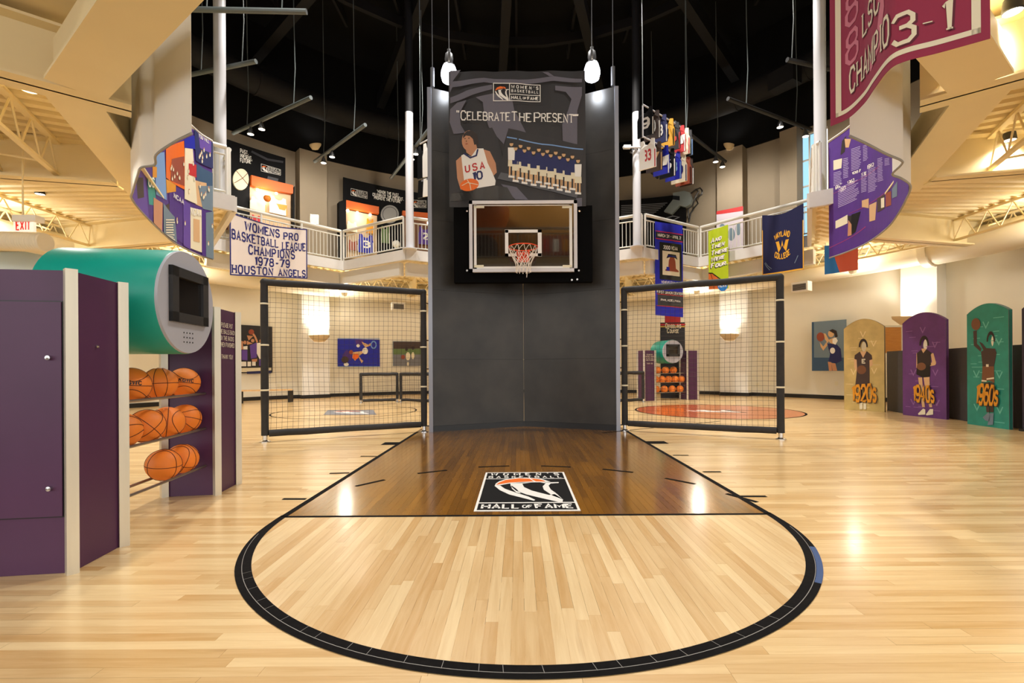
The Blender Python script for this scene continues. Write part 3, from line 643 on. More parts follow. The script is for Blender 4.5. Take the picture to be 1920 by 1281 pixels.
# printed team photograph
prt(BP, ban, 'team_photo', 'print_dark', [bx([(610, 555), (1250, 700), (1250, 760), (1195, 1150), (510, 985), (560, 800)])], .005, True)
prt(BP, ban, 'team_photo_floor', 'print_midgrey', [bx([(545, 930), (1215, 1090), (1195, 1148), (515, 984)])], .0056, True)
prt(BP, ban, 'photo_lights', 'print_sky', stroke(bx([(597, 630), (900, 690), (1250, 735)]), 2.2), .0056, True)
TT = lambda *a: tiny(prt(*a))
rr = random.Random(4); A_, B_, C_, D_, E2 = [], [], [], [], []
for i in range(16):
    t = i / 15; x = 640 + t * 560 + rr.uniform(-8, 8); y = 690 + t * 110 + (30 if i % 2 else 0)
    D_.append(ell(*bx([(x, y)])[0], 3.6, 4.6, 10)); bl_ = bx([(x - 30, y + 30), (x + 30, y + 32), (x + 26, y + 140), (x - 28, y + 136)]); (A_ if i not in (0, 15) else E2).append(bl_)
    B_.append(bx([(x - 28, y + 136), (x + 28, y + 140), (x + 30, y + 195), (x - 30, y + 190)])); C_ += stroke(bx([(x - 14, y + 190), (x - 16, y + 270)]), 3) + stroke(bx([(x + 14, y + 190), (x + 14, y + 275)]), 3)
    E2.append(bx([(x - 24, y + 268), (x + 26, y + 275), (x + 26, y + 292), (x - 26, y + 286)]))
TT(BP, ban, 'printed_legs', 'print_tan', C_, .0062, True); TT(BP, ban, 'printed_shorts', 'print_cream', B_, .0067, True); TT(BP, ban, 'printed_shirts', 'print_navy', A_, .0073, True)
TT(BP, ban, 'printed_shoes', 'print_white', E2, .0079, True); TT(BP, ban, 'printed_heads', 'print_tan', D_, .0085, True); TT(BP, ban, 'printed_team_hair', 'print_hair', [[(x, min(y, sum(q[1] for q in h_) / len(h_) - 1.2)) for x, y in h_] for h_ in D_], .0092, True)
# ------------------------------------------------------------------ glass backboard with orange rim
BD = 7.95
M('board_frame', (205, 203, 206), .35, metal=.2); M('rim_orange', (232, 74, 28), .35); M('net_white', (236, 226, 212), .8)
q = [P(880, 376, BD), P(1082, 378, BD), P(1082, 511, BD), P(880, 510, BD)]
x0, x1, z0, z1 = (q[0].x + q[3].x) / 2, (q[1].x + q[2].x) / 2, (q[2].z + q[3].z) / 2, (q[0].z + q[1].z) / 2
bb = thing('backboard', 'white framed glass basketball backboard with orange rim on the black tower', 'backboard', ((x0 + x1) / 2, BD, z0))
fr = MB(); t = .055
fr.box(((x0 + x1) / 2, BD, z1 - t / 2), (x1 - x0, .06, t)); fr.box(((x0 + x1) / 2, BD, z0 + t / 2), (x1 - x0, .06, t)); fr.box((x0 + t / 2, BD, (z0 + z1) / 2), (t, .06, z1 - z0)); fr.box((x1 - t / 2, BD, (z0 + z1) / 2), (t, .06, z1 - z0))
fr.build('frame', 'board_frame', bb, smooth=False)
M('board_glass', (200, 215, 215), .02, trans=1.0); M('board_mirror', (18, 17, 16), .03, spec=1.0, coat=1.0)
MB().box(((x0 + x1) / 2, BD, (z0 + z1) / 2), (x1 - x0 - .06, .012, z1 - z0 - .06)).build('glass', 'board_mirror', bb, smooth=False)
GP = Plane((0, BD - .007, 0), (1, 0, 0), (0, 0, 1))
fx = lambda u, v: GP.px(u, v)
def fq(u0, v0, u1, v1): a = fx(u0, v1); b = fx(u1, v0); return rect(a[0], a[1], b[0], b[1])
mw = []
for u0, v0, u1, v1 in ((889, 384, 1072.5, 386.5), (889, 499, 1072.5, 504), (889, 384, 893, 504), (1068, 384, 1072.5, 504)): mw.append(fq(u0, v0, u1, v1))
prt(GP, bb, 'painted_border', 'print_white', mw, .001)
prt(GP, bb, 'target_square', 'print_white', [fq(947, 430.5, 1015.5, 436.5), fq(947, 475, 1015.5, 481), fq(947, 430.5, 953, 481), fq(1008.5, 430.5, 1015.5, 481)], .001)
prts(GP, bb, 'corner_tab', 'print_cream', [fq(889, 386.5, 908, 390.5), fq(1054, 386.5, 1072, 390.5), fq(889, 497, 907, 502), fq(1055, 497, 1072, 502)], .0016)
rc = P(981, 463.5, BD - .43); rr_ = .2286
MB().tube([(rc.x + rr_ * math.cos(a), rc.y + rr_ * math.sin(a), rc.z) for a in [2 * PI * i / 32 for i in range(32)]], .009, 8, closed=True).build('rim', 'rim_orange', bb)
mb = MB(); mb.box((rc.x, BD - .04, rc.z - .07), (.2, .05, .16)); mb.beam((rc.x - .09, BD - .05, rc.z - .02), (rc.x - .09, rc.y + .2, rc.z - .015), .03, .05); mb.beam((rc.x + .09, BD - .05, rc.z - .02), (rc.x + .09, rc.y + .2, rc.z - .015), .03, .05); mb.box((rc.x, BD - .13, rc.z - .05), (.2, .16, .02))
mb.build('rim_bracket', 'rim_orange', bb)
mb = MB(); prof = [(0, rr_), (.1, .205), (.18, .16), (.26, .125), (.34, .115), (.4, .12)]
def nr(h):
    for (a, ra), (b, rb) in zip(prof, prof[1:]):
        if h <= b: return ra + (rb - ra) * (h - a) / (b - a)
    return .12
for kx in range(12):
    for s in (1, -1):
        pts = []
        for i in range(17):
            h = .4 * i / 16; a = 2 * PI * kx / 12 + s * (h / .4) * 1.15 + .1 * math.sin(h * 22 + kx); pts.append((rc.x + nr(h) * math.cos(a), rc.y + nr(h) * math.sin(a), rc.z - h))
        mb.tube(pts, .0045, 5)
mb.tube([(rc.x + .04, rc.y - .1, rc.z - .38), (rc.x + .055, rc.y - .11, rc.z - .45), (rc.x + .05, rc.y - .11, rc.z - .5)], .006, 5)
nt_ = mb.build('net', 'net_white', bb); nt_['kind'] = 'stuff'
MB().box(((x0 + x1) / 2, BD + .2, (z0 + z1) / 2 - .09), (2.36, .14, 1.3)).build('mount_panel', M('pad_black', (8, 8, 9), .9, spec=.08), bb, smooth=False)
for u, v in ((876, 397), (1086, 397), (876, 508), (1085, 508), (1072, 525.5), (1082, 524.5)):
    p = P(u, v, BD + .04); MB().lathe([(.001, -.03), (.016, -.03), (.016, .03), (.001, .03)], p, (0, 1, 0), 10).build('mount_bolt', 'chrome', bb)
# ------------------------------------------------------------------ netted side frames wrapped in black foam
M('foam', (42, 40, 40), .75, var=.2, scale=12, bump=.25, bscale=25); M('net_cord', (52, 46, 42), .8); M('net_cord2', (60, 54, 48), .8)
def netframe(A, B, H, name, label, zb=.13, post=.055, group=None, cell=.075, top_r=.055, feet=True):
    A, B = Vector((A.x, A.y, 0)), Vector((B.x, B.y, 0)); d = (B - A).normalized(); L = (B - A).length; up = Vector((0, 0, 1)); nrm = Vector((d.y, -d.x, 0))
    t = thing(name, label, 'net frame', (A + B) / 2, group)
    z1 = H - post; rnd = random.Random(int(L * 1000))
    def pipe(p, q, r, nm):
        k = 9; pts = [Vector(p).lerp(Vector(q), i / k) + (nrm * rnd.uniform(-.004, .004) + up * rnd.uniform(-.005, .005)) * (0 < i < k) for i in range(k + 1)]
        return MB().tube(pts, [r * rnd.uniform(.94, 1.03) for _ in pts], 12).build(nm, 'foam', t)
    pp = [pipe(A + up * .1, A + up * (z1), post, 'post'), pipe(B + up * .1, B + up * z1, post, 'post')]
    pipe(A + d * .0 + up * z1, B + up * z1, top_r, 'top_bar'); pipe(A + d * post + up * zb, B - d * post + up * zb, post * .95, 'bottom_bar')
    for X, s in ((A, 1), (B, -1)):
        MB().sphere(X + up * z1, post * 1.04, 12, 8).build('elbow', 'foam', t)
        if feet: MB().lathe([(.02, 0), (.075, 0), (.075, .012), (.035, .03), (.035, .16)], X, (0, 0, 1), 12).build('foot', 'chrome', t)
        for h in ((.78, 1.47, 2.1) if H > 2 else ()):
            MB().lathe([(post * 1.05, 0), (post * 1.12, .004), (post * 1.12, .022), (post * 1.05, .026)], X + up * h, (0, 0, 1), 12).build('tie_band', 'print_cream', t)
    mb = MB(); x = cell / 2; i = 0; zz0, zz1 = zb, z1
    sag = lambda a, z: nrm * (.02 * math.sin(a * 2.3) * math.sin(z * 1.9)) + d * (.012 * math.sin(z * 3.1 + a)) + up * (.014 * math.sin(a * 2.7 + z))
    r = .0022
    def cord(pts):
        mb.tube(pts, r, 3, caps=False)
    nx = int(L / cell); nz = int((zz1 - zz0) / cell)
    for i in range(1, nx): a = L * i / nx; cord([A + d * a + up * (zz0 + (zz1 - zz0) * j / 8) + sag(a, zz0 + (zz1 - zz0) * j / 8) * math.sin(PI * j / 8) ** .3 for j in range(9)])
    for j in range(1, nz): z = zz0 + (zz1 - zz0) * j / nz; cord([A + d * (L * i / 12) + up * z + sag(L * i / 12, z) * math.sin(PI * i / 12) ** .3 for i in range(13)])
    o = mb.build('netting', 'net_cord', t, fix=False); o['kind'] = 'stuff'; return t
LA, LB = G(497, 829), Vector((-1.66, 8.32, 0)); RA, RB = Vector((1.86, 8.32, 0)), G(1464, 824)
nf1 = netframe(LA, LB, 2.5, 'netted_frame', 'tall black foam-wrapped net frame beside tower, blue photograph seen through it')
nf2 = netframe(RA, RB, 2.52, 'netted_frame', 'tall black foam-wrapped net frame beside tower, ball rack seen through it')
for X, E_, t in ((LB, TL, nf1), (RA, TR, nf2)):
    for h in (.1, 1.1, 1.6, 2.25): MB().tube([Vector((X.x, X.y, h)), Vector((E_.x - .068 if X.x < 0 else E_.x + .068, E_.y + .03, h))], .012, 6).build('clamp', 'chrome', t)
lf1 = netframe(G(677, 756), G(745, 754), .98, 'low_frame', 'low black foam-wrapped barrier frame standing under the blue photograph', zb=.08, post=.05, cell=.09)
p = G(745, 754); nf = netframe(Vector((p.x + .15, p.y - .13, 0)), G(822, 757), .98, 'low_frame', 'low black foam-wrapped barrier frame running behind the tower from the first barrier', zb=.08, post=.05, cell=.09)
lf3 = netframe(G(1130, 757), G(1206, 754), .98, 'low_frame', 'low black foam-wrapped barrier frame beside the distant purple ball rack', zb=.08, post=.05, cell=.09)
# ------------------------------------------------------------------ pendant lamps by the banner and others in the rotunda
def pendant(loc, label, e=260, group='pendant lamps'):
    x, y, z = loc; t = thing('pendant_lamp', label, 'lamp', loc, group)
    MB().lathe([(.005, .46), (.03, .45), (.03, .4), (.06, .37), (.075, .28), (.06, .2), (.1, .17), (.11, .14)], loc, (0, 0, 1), 16).build('ballast', 'lamp_metal', t)
    MB().lathe([(.11, .14), (.135, .06), (.14, -.02), (.12, -.1), (.06, -.14), (.001, -.145)], loc, (0, 0, 1), 18).build('globe', 'lamp_hot', t)
    MB().tube([(x, y, z + .45), (x, y, 13.0)], .007, 5).build('cable', 'lamp_metal', t)
    if z > 10: lamp('SPOT', (x, y, z - .2), e, (1, .95, .88), .14, (x, y, 0), 1.9, .5)
    else: lamp('POINT', (x, y - .02, z - .24), e, (.86, .92, 1.0), .12)
    return t
pl = P(842, 141, 8.3); pr = P(1110, 137, 8.28)
pendant(pl, 'clear globe pendant lamp half hidden by the banner edge', 14); pendant(pr, 'clear globe pendant lamp hanging free beside the banner corner', 18)
for dg, r in ((150, 5.2), (118, 5.0), (62, 5.0), (30, 5.2), (205, 4.2), (-25, 4.2)): pendant(pol(r, dg, 11.9), 'bright globe pendant lamp high under the black rotunda ceiling', 1500)
# ------------------------------------------------------------------ round columns
def column(p, label, z0, z1, zpaint=None, r=.125, lower=True):
    t = thing('round_column', label, 'column', (p[0], p[1], 0))
    MB().tube([(p[0], p[1], z0), (p[0], p[1], zpaint or z1)], r, 20).build('shaft', 'steel_white', t)
    if zpaint: MB().tube([(p[0], p[1], zpaint), (p[0], p[1], z1)], r * .99, 20).build('black_painted_shaft', 'black_steel', t)
    MB().lathe([(r, 0), (r + .1, 0), (r + .1, .03), (r, .03)], (p[0], p[1], z0), (0, 0, 1), 16).build('base_plate', 'steel_white', t)
p = P(413, 300, 10.95); column((p.x, p.y), 'white round steel column behind the poster-covered drape', 4.9, 13.6)
p = P(1538, 300, 10.8); column((p.x, p.y), 'white round steel column behind the purple timeline drape', 4.9, 13.6)
for u, d_, lb in ((767, 15.1, 'slim round column, white below and black above, under dark duct'), (1193, 15.0, 'slim round column, white below and black above, beside hanging jerseys')):
    p = P(u, 212, d_); column((p.x, p.y), lb, 4.9, 13.0, p.z)
t = thing('camera_bracket', 'white camera bracket clamped across the slim column beside hanging jerseys', 'bracket', P(1193, 277, 14.85))
mb = MB(); p = P(1193, 277, 14.78); mb.tube([p + Vector((-.42, 0, .02)), p + Vector((.3, 0, 0))], .03, 8); mb.box(p + Vector((-.3, -.05, .0)), (.22, .12, .09)); mb.box(p + Vector((.24, -.05, 0)), (.16, .1, .08)); mb.build('arm', 'steel_white', t)
MB().lathe([(.13, -.03), (.15, -.03), (.15, .03), (.13, .03)], p + Vector((0, .22, 0)), (0, 0, 1), 16).build('clamp', 'chrome', t)
# ------------------------------------------------------------------ railings along the balcony edge
def railing(pts, label, z=ZM, h=1.07, bal=.125, skip0=0):
    pts = [Vector((p[0], p[1], 0)) for p in pts]; pts[0] += (pts[1] - pts[0]).normalized() * .06; pts[-1] += (pts[-2] - pts[-1]).normalized() * .06; t = thing('railing', label, 'railing', ((pts[0].x + pts[-1].x) / 2, (pts[0].y + pts[-1].y) / 2, z), 'balcony railings')
    up = Vector((0, 0, 1))
    MB().tube([p + up * (z + h) for p in pts], .05, 10).build('top_rail', 'steel_white2', t)
    MB().tube([p + up * (z + h - .17) for p in pts], .022, 6).build('upper_rail', 'steel_white2', t); MB().tube([p + up * (z + .1) for p in pts], .022, 6).build('bottom_rail', 'steel_white2', t)
    bo_ = MB().tube([(0, 0, .1), (0, 0, h - .17)], .011, 5).build('baluster', 'steel_white2', None); bm_ = bo_.data; bpy.data.objects.remove(bo_)
    pm_ = MB().tube([(0, 0, 0), (0, 0, h)], .034, 8).build('post', 'steel_white2', None); pme = pm_.data; bpy.data.objects.remove(pm_)
    for a, b in zip(pts, pts[1:]):
        L = (b - a).length; n = max(2, round(L / bal)); npost = max(1, round(L / 1.5))
        for i in range(n + 1):
            q = a.lerp(b, i / n)
            isp = any(abs(i - n * k_ / npost) < .5 for k_ in range(npost + 1))
            o = bpy.data.objects.new('post' if isp else 'baluster', pme if isp else bm_); COL.objects.link(o); o.location = q + up * z; put(o, t)
    return t
off = lambda p, k=.12: (p[0] + (p[0] - CX) / math.hypot(p[0] - CX, p[1] - CY) * k, p[1] + (p[1] - CY) / math.hypot(p[0] - CX, p[1] - CY) * k)
L_ = [off(p) for p in INN_L]; R_ = [off(p) for p in INN_R]
railing([(-6.66, 9.75), (-6.55, 10.2), L_[-5]], 'white balcony railing between the poster drape and its stepped end')
railing([L_[-5], L_[-4]], 'white balcony railing stepping back behind the poster drape')
railing([L_[-4], L_[-3]], 'white balcony railing that carries the cream champions banner')
railing([L_[-3], L_[-2]], 'white balcony railing in front of the display case with blue jersey')
railing([L_[-2], (-1.3, 16.35)], 'white balcony railing running from slim column behind tower, near the round seal')
railing([(1.9, 16.2), R_[-1]], 'white balcony railing between tower and slim column, in front of black text panel')
railing([R_[-1], R_[-2]], 'white balcony railing that carries the tall blue banner')
railing([R_[-2], R_[-3]], 'white balcony railing that carries the lime and navy banners')
railing([R_[-3], R_[-4]], 'white balcony railing stepping back beside the blue gallery window')
railing([R_[-4], (6.62, 10.28)], 'white balcony railing between the purple drape and its stepped end')
# ------------------------------------------------------------------ long curved drapes hung from the balcony near the lane
ZH = 3.44
hemL = [(399, 487), (373, 479), (330, 457.5), (304, 436), (274.5, 407), (248, 375), (249, 359), (258.6, 327), (265, 314), (290.5, 309), (293, 290), (327.6, 266), (359.5, 250)]
hemR = [(1555, 484), (1591, 471.5), (1627, 455), (1662, 429), (1682, 404.5), (1698, 376), (1707.4, 350), (1690, 334.5), (1673, 327), (1690, 309), (1690, 301), (1662, 289), (1627, 270.6), (1593, 255)]
SL = Path([atz(u, v, ZH)[:2] for u, v in hemL], side=1, sub=6); SR = Path([atz(u, v, ZH)[:2] for u, v in hemR], side=-1, sub=6)
SL.seg = SR.seg = .04
def a_of(S, t): return S.L * t
def drape(S, label, name='fabric_drape'):
    m = S.at(S.L / 2, ZH); t = thing(name, label, 'drape', m)
    sheet(S, 0, S.L, ZH, 5.93, 'cloth', 'white_cloth', t, th=.004, na=330, nb=3)
    MB().tube([S.at(S.L * i / 110, ZH) for i in range(111)], .013, 6).build('hem', 'hem_grey', t)
    MB().tube([S.at(S.L * i / 110, 5.95) for i in range(111)], .025, 6).build('hanging_rail', 'steel_white2', t)
    return t
# side facing the hall's centre carries the print
def face_sign(S):
    a = S.at(S.L * .3, 0, .1); b = S.at(S.L * .3, 0, -.1); c = Vector((CX, CY, 0)); return 1 if (a - c).length < (b - c).length else -1
for S in (SL, SR): S.side *= face_sign(S)
dl = drape(SL, 'curved white-backed drape printed inside with a collage of sports posters')
rr = random.Random(11); cols = ['print_purple', 'print_violet', 'print_rust', 'print_sky', 'print_blue', 'print_teal', 'print_tan', 'print_orange', 'print_slate', 'print_navy', 'print_cream', 'print_sepia', 'print_red', 'print_gold']
# patches: (fraction along, height) rectangles, laid like the posters in view
PX = lambda a0, b0, a1, b1: rect(a0, b0, a1, b1)
class Coll:                           # photo pixel -> place on the far half of the drape (first half of its length)
    def __init__(s, S, n=160):
        s.S = S; s.tab = []
        for i in range(n + 1):
            a = S.L * .62 * i / n; p = S.at(a, ZH); s.tab.append((HU + F * p.x / p.y, a, p.y))
        k = min(range(len(s.tab)), key=lambda i: s.tab[i][0]) if S is SL else max(range(len(s.tab)), key=lambda i: s.tab[i][0])
        s.tab = s.tab[:k + 1]
    curved = True; seg = .05
    def at(s, a, b, o=0.0): return s.S.at(a, b, o + .003)
    def px(s, u, v):
        b = min(range(len(s.tab)), key=lambda i: abs(s.tab[i][0] - u)); _, a, d = s.tab[b]; j = min(max(b + (1 if u < s.tab[b][0] else -1), 0), len(s.tab) - 1)
        if j != b and abs(s.tab[j][0] - s.tab[b][0]) > 1e-6:
            f = (u - s.tab[b][0]) / (s.tab[j][0] - s.tab[b][0]); f = max(0, min(1, f)); a += (s.tab[j][1] - a) * f; d += (s.tab[j][2] - d) * f
        return (a, max(ZH + .005, min(5.92, P(u, v, d).z)))
CL = Coll(SL)
def cp(pts): return [(240 + x / 3.767, 200 + y / 3.767) for x, y in pts]
CPo = [('print_violet', [(35, 640), (40, 540), (95, 440), (130, 480), (160, 800), (60, 700)]), ('print_purple', [(120, 450), (200, 420), (190, 760), (150, 790)]), ('print_teal', [(135, 490), (190, 500), (200, 700), (150, 690)]),
       ('print_sky', [(190, 330), (260, 320), (275, 660), (200, 620)]), ('print_gold', [(175, 420), (205, 425), (205, 500), (175, 500)]), ('print_orange', [(270, 300), (400, 240), (410, 590), (270, 500)]), ('print_rust', [(310, 370), (400, 350), (400, 560), (300, 520)]),
       ('print_cream', [(405, 240), (455, 230), (480, 560), (490, 690), (400, 650)]), ('print_red', [(430, 400), (485, 410), (485, 500), (430, 480)]), ('print_blue', [(400, 230), (480, 200), (480, 300), (400, 290)]), ('print_navy', [(470, 100), (606, 190), (606, 440), (480, 380)]),
       ('print_violet', [(500, 170), (590, 220), (590, 330), (510, 290)]), ('print_steelblue', [(490, 400), (606, 470), (606, 690), (490, 650)]), ('print_tan', [(480, 520), (560, 540), (560, 720), (480, 690)]), ('print_slate', [(500, 560), (606, 560), (606, 740), (530, 720)]),
       ('print_purple', [(290, 560), (410, 640), (440, 1000), (300, 900)]), ('print_gold', [(270, 510), (340, 540), (340, 600), (275, 610)]), ('print_skin', [(180, 640), (245, 680), (240, 880), (180, 820)]), ('print_slate', [(250, 680), (330, 780), (345, 960), (250, 900)]),
       ('print_violet', [(390, 660), (440, 690), (440, 1010), (390, 980)]), ('print_cream', [(440, 710), (520, 730), (520, 1030), (440, 1000)]), ('print_purple', [(520, 740), (550, 740), (550, 1060), (520, 1050)]), ('print_tan', [(460, 790), (505, 800), (505, 960), (460, 950)]),
       ('print_slate', [(550, 750), (606, 740), (606, 1080), (550, 1060)]), ('print_orange', [(545, 910), (606, 940), (606, 1020), (545, 990)]), ('print_sepia', [(60, 500), (110, 500), (115, 640), (70, 650)]), ('print_sepia', [(260, 700), (300, 680), (340, 800), (300, 800)])]
base = prt(CL, dl, 'poster_ground', 'print_purple', [[(a, b) for a, b in rect(0.01, ZH + .02, SL.L * .62, 5.9)]], .004)
for i, (c, pts) in enumerate(CPo): prt(CL, dl, 'poster', c, [cp(pts)], .006 + .0012 * (i % 12), True)
prt(CL, dl, 'poster_words', 'print_white', textq('NCAA', cp([(440, 760), (515, 775), (515, 735), (440, 715)]), .2) + textq('US', cp([(140, 560), (180, 565), (180, 505), (140, 500)]), .2) + textq('YOU WILL', cp([(500, 215), (575, 260), (575, 235), (500, 190)]), .2)
    + textq('NCAA', cp([(320, 640), (390, 690), (390, 660), (320, 610)]), .2), .024, True)
sp = []; sk_ = []
for i in range(34):                   # small printed figures and lines
    x, y = rr.choice([(300 + rr.random() * 100, 400 + rr.random() * 130), (500 + rr.random() * 90, 300 + rr.random() * 90), (420 + rr.random() * 60, 320 + rr.random() * 300), (500 + rr.random() * 90, 560 + rr.random() * 120), (320 + rr.random() * 90, 680 + rr.random() * 200), (560 + rr.random() * 40, 800 + rr.random() * 200)])
    q = cp([(x, y)])[0]; sp.append(ell(q[0], q[1], 1.3, 3.6, 8)); sk_.append(ell(q[0], q[1] - 4, 1.1, 1.3, 8))
tiny(prt(CL, dl, 'printed_players', 'print_cream', sp, .023, True)); tiny(prt(CL, dl, 'printed_faces', 'print_skin', sk_, .0235, True))
tiny(prt(CL, dl, 'poster_fine_print', 'print_cream', lines(*cp([(262, 790)])[0][:1], cp([(330, 790)])[0][0], cp([(0, 790)])[0][1], cp([(0, 950)])[0][1], 9, .45), .023, True))
dr = drape(SR, 'curved white-backed drape printed inside as a purple timeline with dates')
CR = Coll(SR)
M('drape_purple', (78, 36, 132), .7, var=.12, scale=3)
prt(CR, dr, 'purple_ground', 'drape_purple', [rect(0.005, ZH + .015, SR.L * .62, 5.92)], .004)
def cr(pts): return [(1540 + x / 4.928, 230 + y / 4.928) for x, y in pts]
for nm, q in (('1987', [(300, 480), (375, 455), (375, 430), (298, 460)]), ('1992', [(440, 430), (500, 400), (500, 370), (440, 395)]), ('1986', [(255, 575), (320, 545), (320, 515), (255, 545)]), ('1982', [(140, 620), (195, 590), (195, 560), (140, 590)]), ('1983', [(180, 645), (237, 615), (237, 585), (180, 615)]), ('1988', [(385, 500), (430, 480), (430, 450), (385, 470)])):
    prt(CR, dr, 'year', 'print_white', textq(nm, cr(q), .2), .006, True)
for x0, y0, x1, y1, sl, n in ((295, 240, 385, 450, -.35, 14), (220, 330, 270, 520, -.3, 12), (130, 460, 210, 590, -.3, 9), (170, 600, 365, 790, -.45, 12), (385, 490, 440, 650, -.3, 11), (447, 430, 530, 650, -.35, 15), (535, 330, 590, 550, -.3, 15), (400, 210, 450, 360, -.3, 10), (600, 330, 650, 400, -.2, 5)):
    out = []
    for i in range(n):
        y = y0 + (y1 - y0) * (i + .3) / n; h = (y1 - y0) / n * .38; w = (x1 - x0) * rr.uniform(.75, 1)
        out.append(cr([(x0, y + h), (x0 + w, y + h + sl * w), (x0 + w, y + sl * w), (x0, y)]))
    tiny(prt(CR, dr, 'timeline_fine_print', 'print_violet' if x0 > 700 else M('print_lilac', (188, 170, 220), .6), out, .006, True))
for c, pts in (('print_black', [(290, 850), (375, 820), (330, 1010), (285, 1040)]), ('print_skin', [(262, 900), (290, 940), (290, 1040), (258, 1050)]), ('print_hair', [(258, 860), (292, 860), (292, 950), (262, 930)]), ('print_cream', [(145, 910), (255, 850), (255, 930), (140, 980)]), ('print_tan', [(455, 760), (525, 730), (510, 900), (455, 915)]), ('print_sepia', [(530, 700), (600, 660), (600, 790), (530, 830)]),
               ('print_cream', [(565, 700), (595, 690), (595, 780), (568, 790)]), ('print_rust', [(610, 650), (660, 630), (660, 760), (610, 780)]), ('print_slate', [(670, 610), (720, 540), (715, 680), (670, 700)]), ('print_hair', [(205, 170), (250, 120), (230, 270), (195, 300)]), ('print_tan', [(235, 150), (290, 150), (270, 230), (240, 230)]), ('print_cream', [(130, 350), (205, 330), (200, 420), (125, 440)]), ('print_tan', [(390, 720), (450, 700), (450, 790), (390, 780)])):
    prt(CR, dr, 'printed_photo', c, [cr(pts)], .0065 + .0008 * rr.random(), True)
prt(CR, dr, 'timeline_line', M('print_magenta', (150, 50, 120), .6), stroke(cr([(75, 680), (300, 560), (550, 400)]), .9) + stroke(cr([(270, 840), (440, 760), (600, 650)]), .9) + stroke(cr([(80, 1160), (300, 1050), (420, 960)]), 1.6), .006, True)
# ------------------------------------------------------------------ maroon championship banner
hm = [(1557, 237), (1590, 222), (1620, 194), (1640, 165), (1668, 130), (1700, 114), (1760, 99), (1857, 72)]
SM = Path([atz(u, v, ZH + .02)[:2] for u, v in hm], side=1, sub=6); c_ = SM.at(SM.L / 2, 0, .1); SM.side *= 1 if c_.length < SM.at(SM.L / 2, 0).length else -1
SM.seg = .03
M('maroon', (148, 40, 72), .75, bump=.1, bscale=12); M('pink_ink', (206, 120, 140), .7); M('maroon_dark', (92, 22, 44), .7)
mbn = thing('hanging_banner', 'maroon championship banner with white border overlapping the white drape', 'banner', SM.at(SM.L / 2, ZH))
sheet(SM, 0, SM.L, ZH + .02, 5.93, 'banner_cloth', 'maroon', mbn, na=300, nb=2)
MB().tube([SM.at(SM.L * i / 40, 5.95) for i in range(41)], .025, 6).build('hanging_rail', 'steel_white2', mbn)
W = SM.L; y = ZH + .02
prt(SM, mbn, 'white_border', 'print_cream', [rect(.05, y + .06, W - .05, y + .1), rect(.05, y + .06, .1, 5.85), rect(W - .1, y + .06, W - .05, 5.85)], .003)
prt(SM, mbn, 'pink_monogram', 'pink_ink', stroke([(.78, y + 1.1), (.82, y + .55), (.75, y + .32), (.6, y + .24), (.48, y + .3)], .1), .003)
for h_ in (.5, .86): prt(SM, mbn, 'pink_numeral', 'pink_ink', textq('8', rect(.16, y + h_, .32, y + h_ + .28), .13), .0035)
for txt, r_ in (('LSC', rect(.42, y + .6, .78, y + .8)), ('CHAMPIO', rect(.2, y + .22, .93, y + .44)), ('3', rect(.97, y + .15, 1.1, y + .37)), ('-', rect(1.14, y + .22, 1.21, y + .28)), ('1', rect(1.26, y + .15, W - .22, y + .37))):
    prt(SM, mbn, 'lettering_shadow', 'maroon_dark', textq(txt, [(a + .012, b - .012) for a, b in r_], .16, .12), .0045); prt(SM, mbn, 'lettering', 'print_cream', textq(txt, r_, .14, .12), .006)
# ------------------------------------------------------------------ banners tied to the far railings
def wall_banner(name, label, tl, tr, bl_, br_, d0, d1, mat, wob=.03, sag=0.0, n=7, side=None):
    A, B = P(*tl, d0), P(*tr, d1); C, D = P(*bl_, d0), P(*br_, d1)
    nrm = Vector((-(B - A).y, (B - A).x)).normalized(); rnd = random.Random(hash(label) % 1000 if False else len(label))
    S = Path([(A.x + (B.x - A.x) * i / n + nrm.x * rnd.uniform(-wob, wob), A.y + (B.y - A.y) * i / n + nrm.y * rnd.uniform(-wob, wob)) for i in range(n + 1)], side=-1, sub=5); S.seg = .1
    t = thing(name, label, 'banner', (A + B) / 2)
    z_t = lambda f: A.z + (B.z - A.z) * f; z_b = lambda f: C.z + (D.z - C.z) * f
    vs = lambda f, g: 0
    # rectangular in arc length, edges follow top and bottom lines
    na, nb = 120, 4; V = []; Fc = []
    pos = lambda f, g, o=0.0: S.at(S.L * f, z_b(f) + (z_t(f) - sag * math.sin(PI * f) - z_b(f)) * g, o)
    for k in (0, 1):
        for i in range(na + 1):
            for j in range(nb + 1): V.append(pos(i / na, j / nb, -.006 * k))
    Wd = nb + 1; N = (na + 1) * Wd
    for i in range(na):
        for j in range(nb): q = (i * Wd + j, (i + 1) * Wd + j, (i + 1) * Wd + j + 1, i * Wd + j + 1); Fc += [q, tuple(N + x for x in q[::-1])]
        for j in (0, nb): Fc.append((i * Wd + j, i * Wd + j + N, (i + 1) * Wd + j + N, (i + 1) * Wd + j))
    for j in range(nb):
        for i in (0, na): Fc.append((i * Wd + j, i * Wd + j + 1, i * Wd + j + 1 + N, i * Wd + j + N))
    MB().add(V, Fc).build('banner_cloth', mat, t)
    class U:                          # unit square surface
        curved = True; seg = .025
        def at(s, a, b, o=0.0): return pos(min(max(a, 0), 1), b, o + .002)
    return t, U()
M('cloth_cream', (226, 214, 206), .85, bump=.05, bscale=8); M('ink_navy', (30, 34, 110), .8)
t, S = wall_banner('cloth_banner', 'cream cloth banner with navy letters tied to railing beside poster drape', (428, 396), (577, 430), (425, 516), (575, 523), 13.75, 15.4, 'cloth_cream', .05, .12)
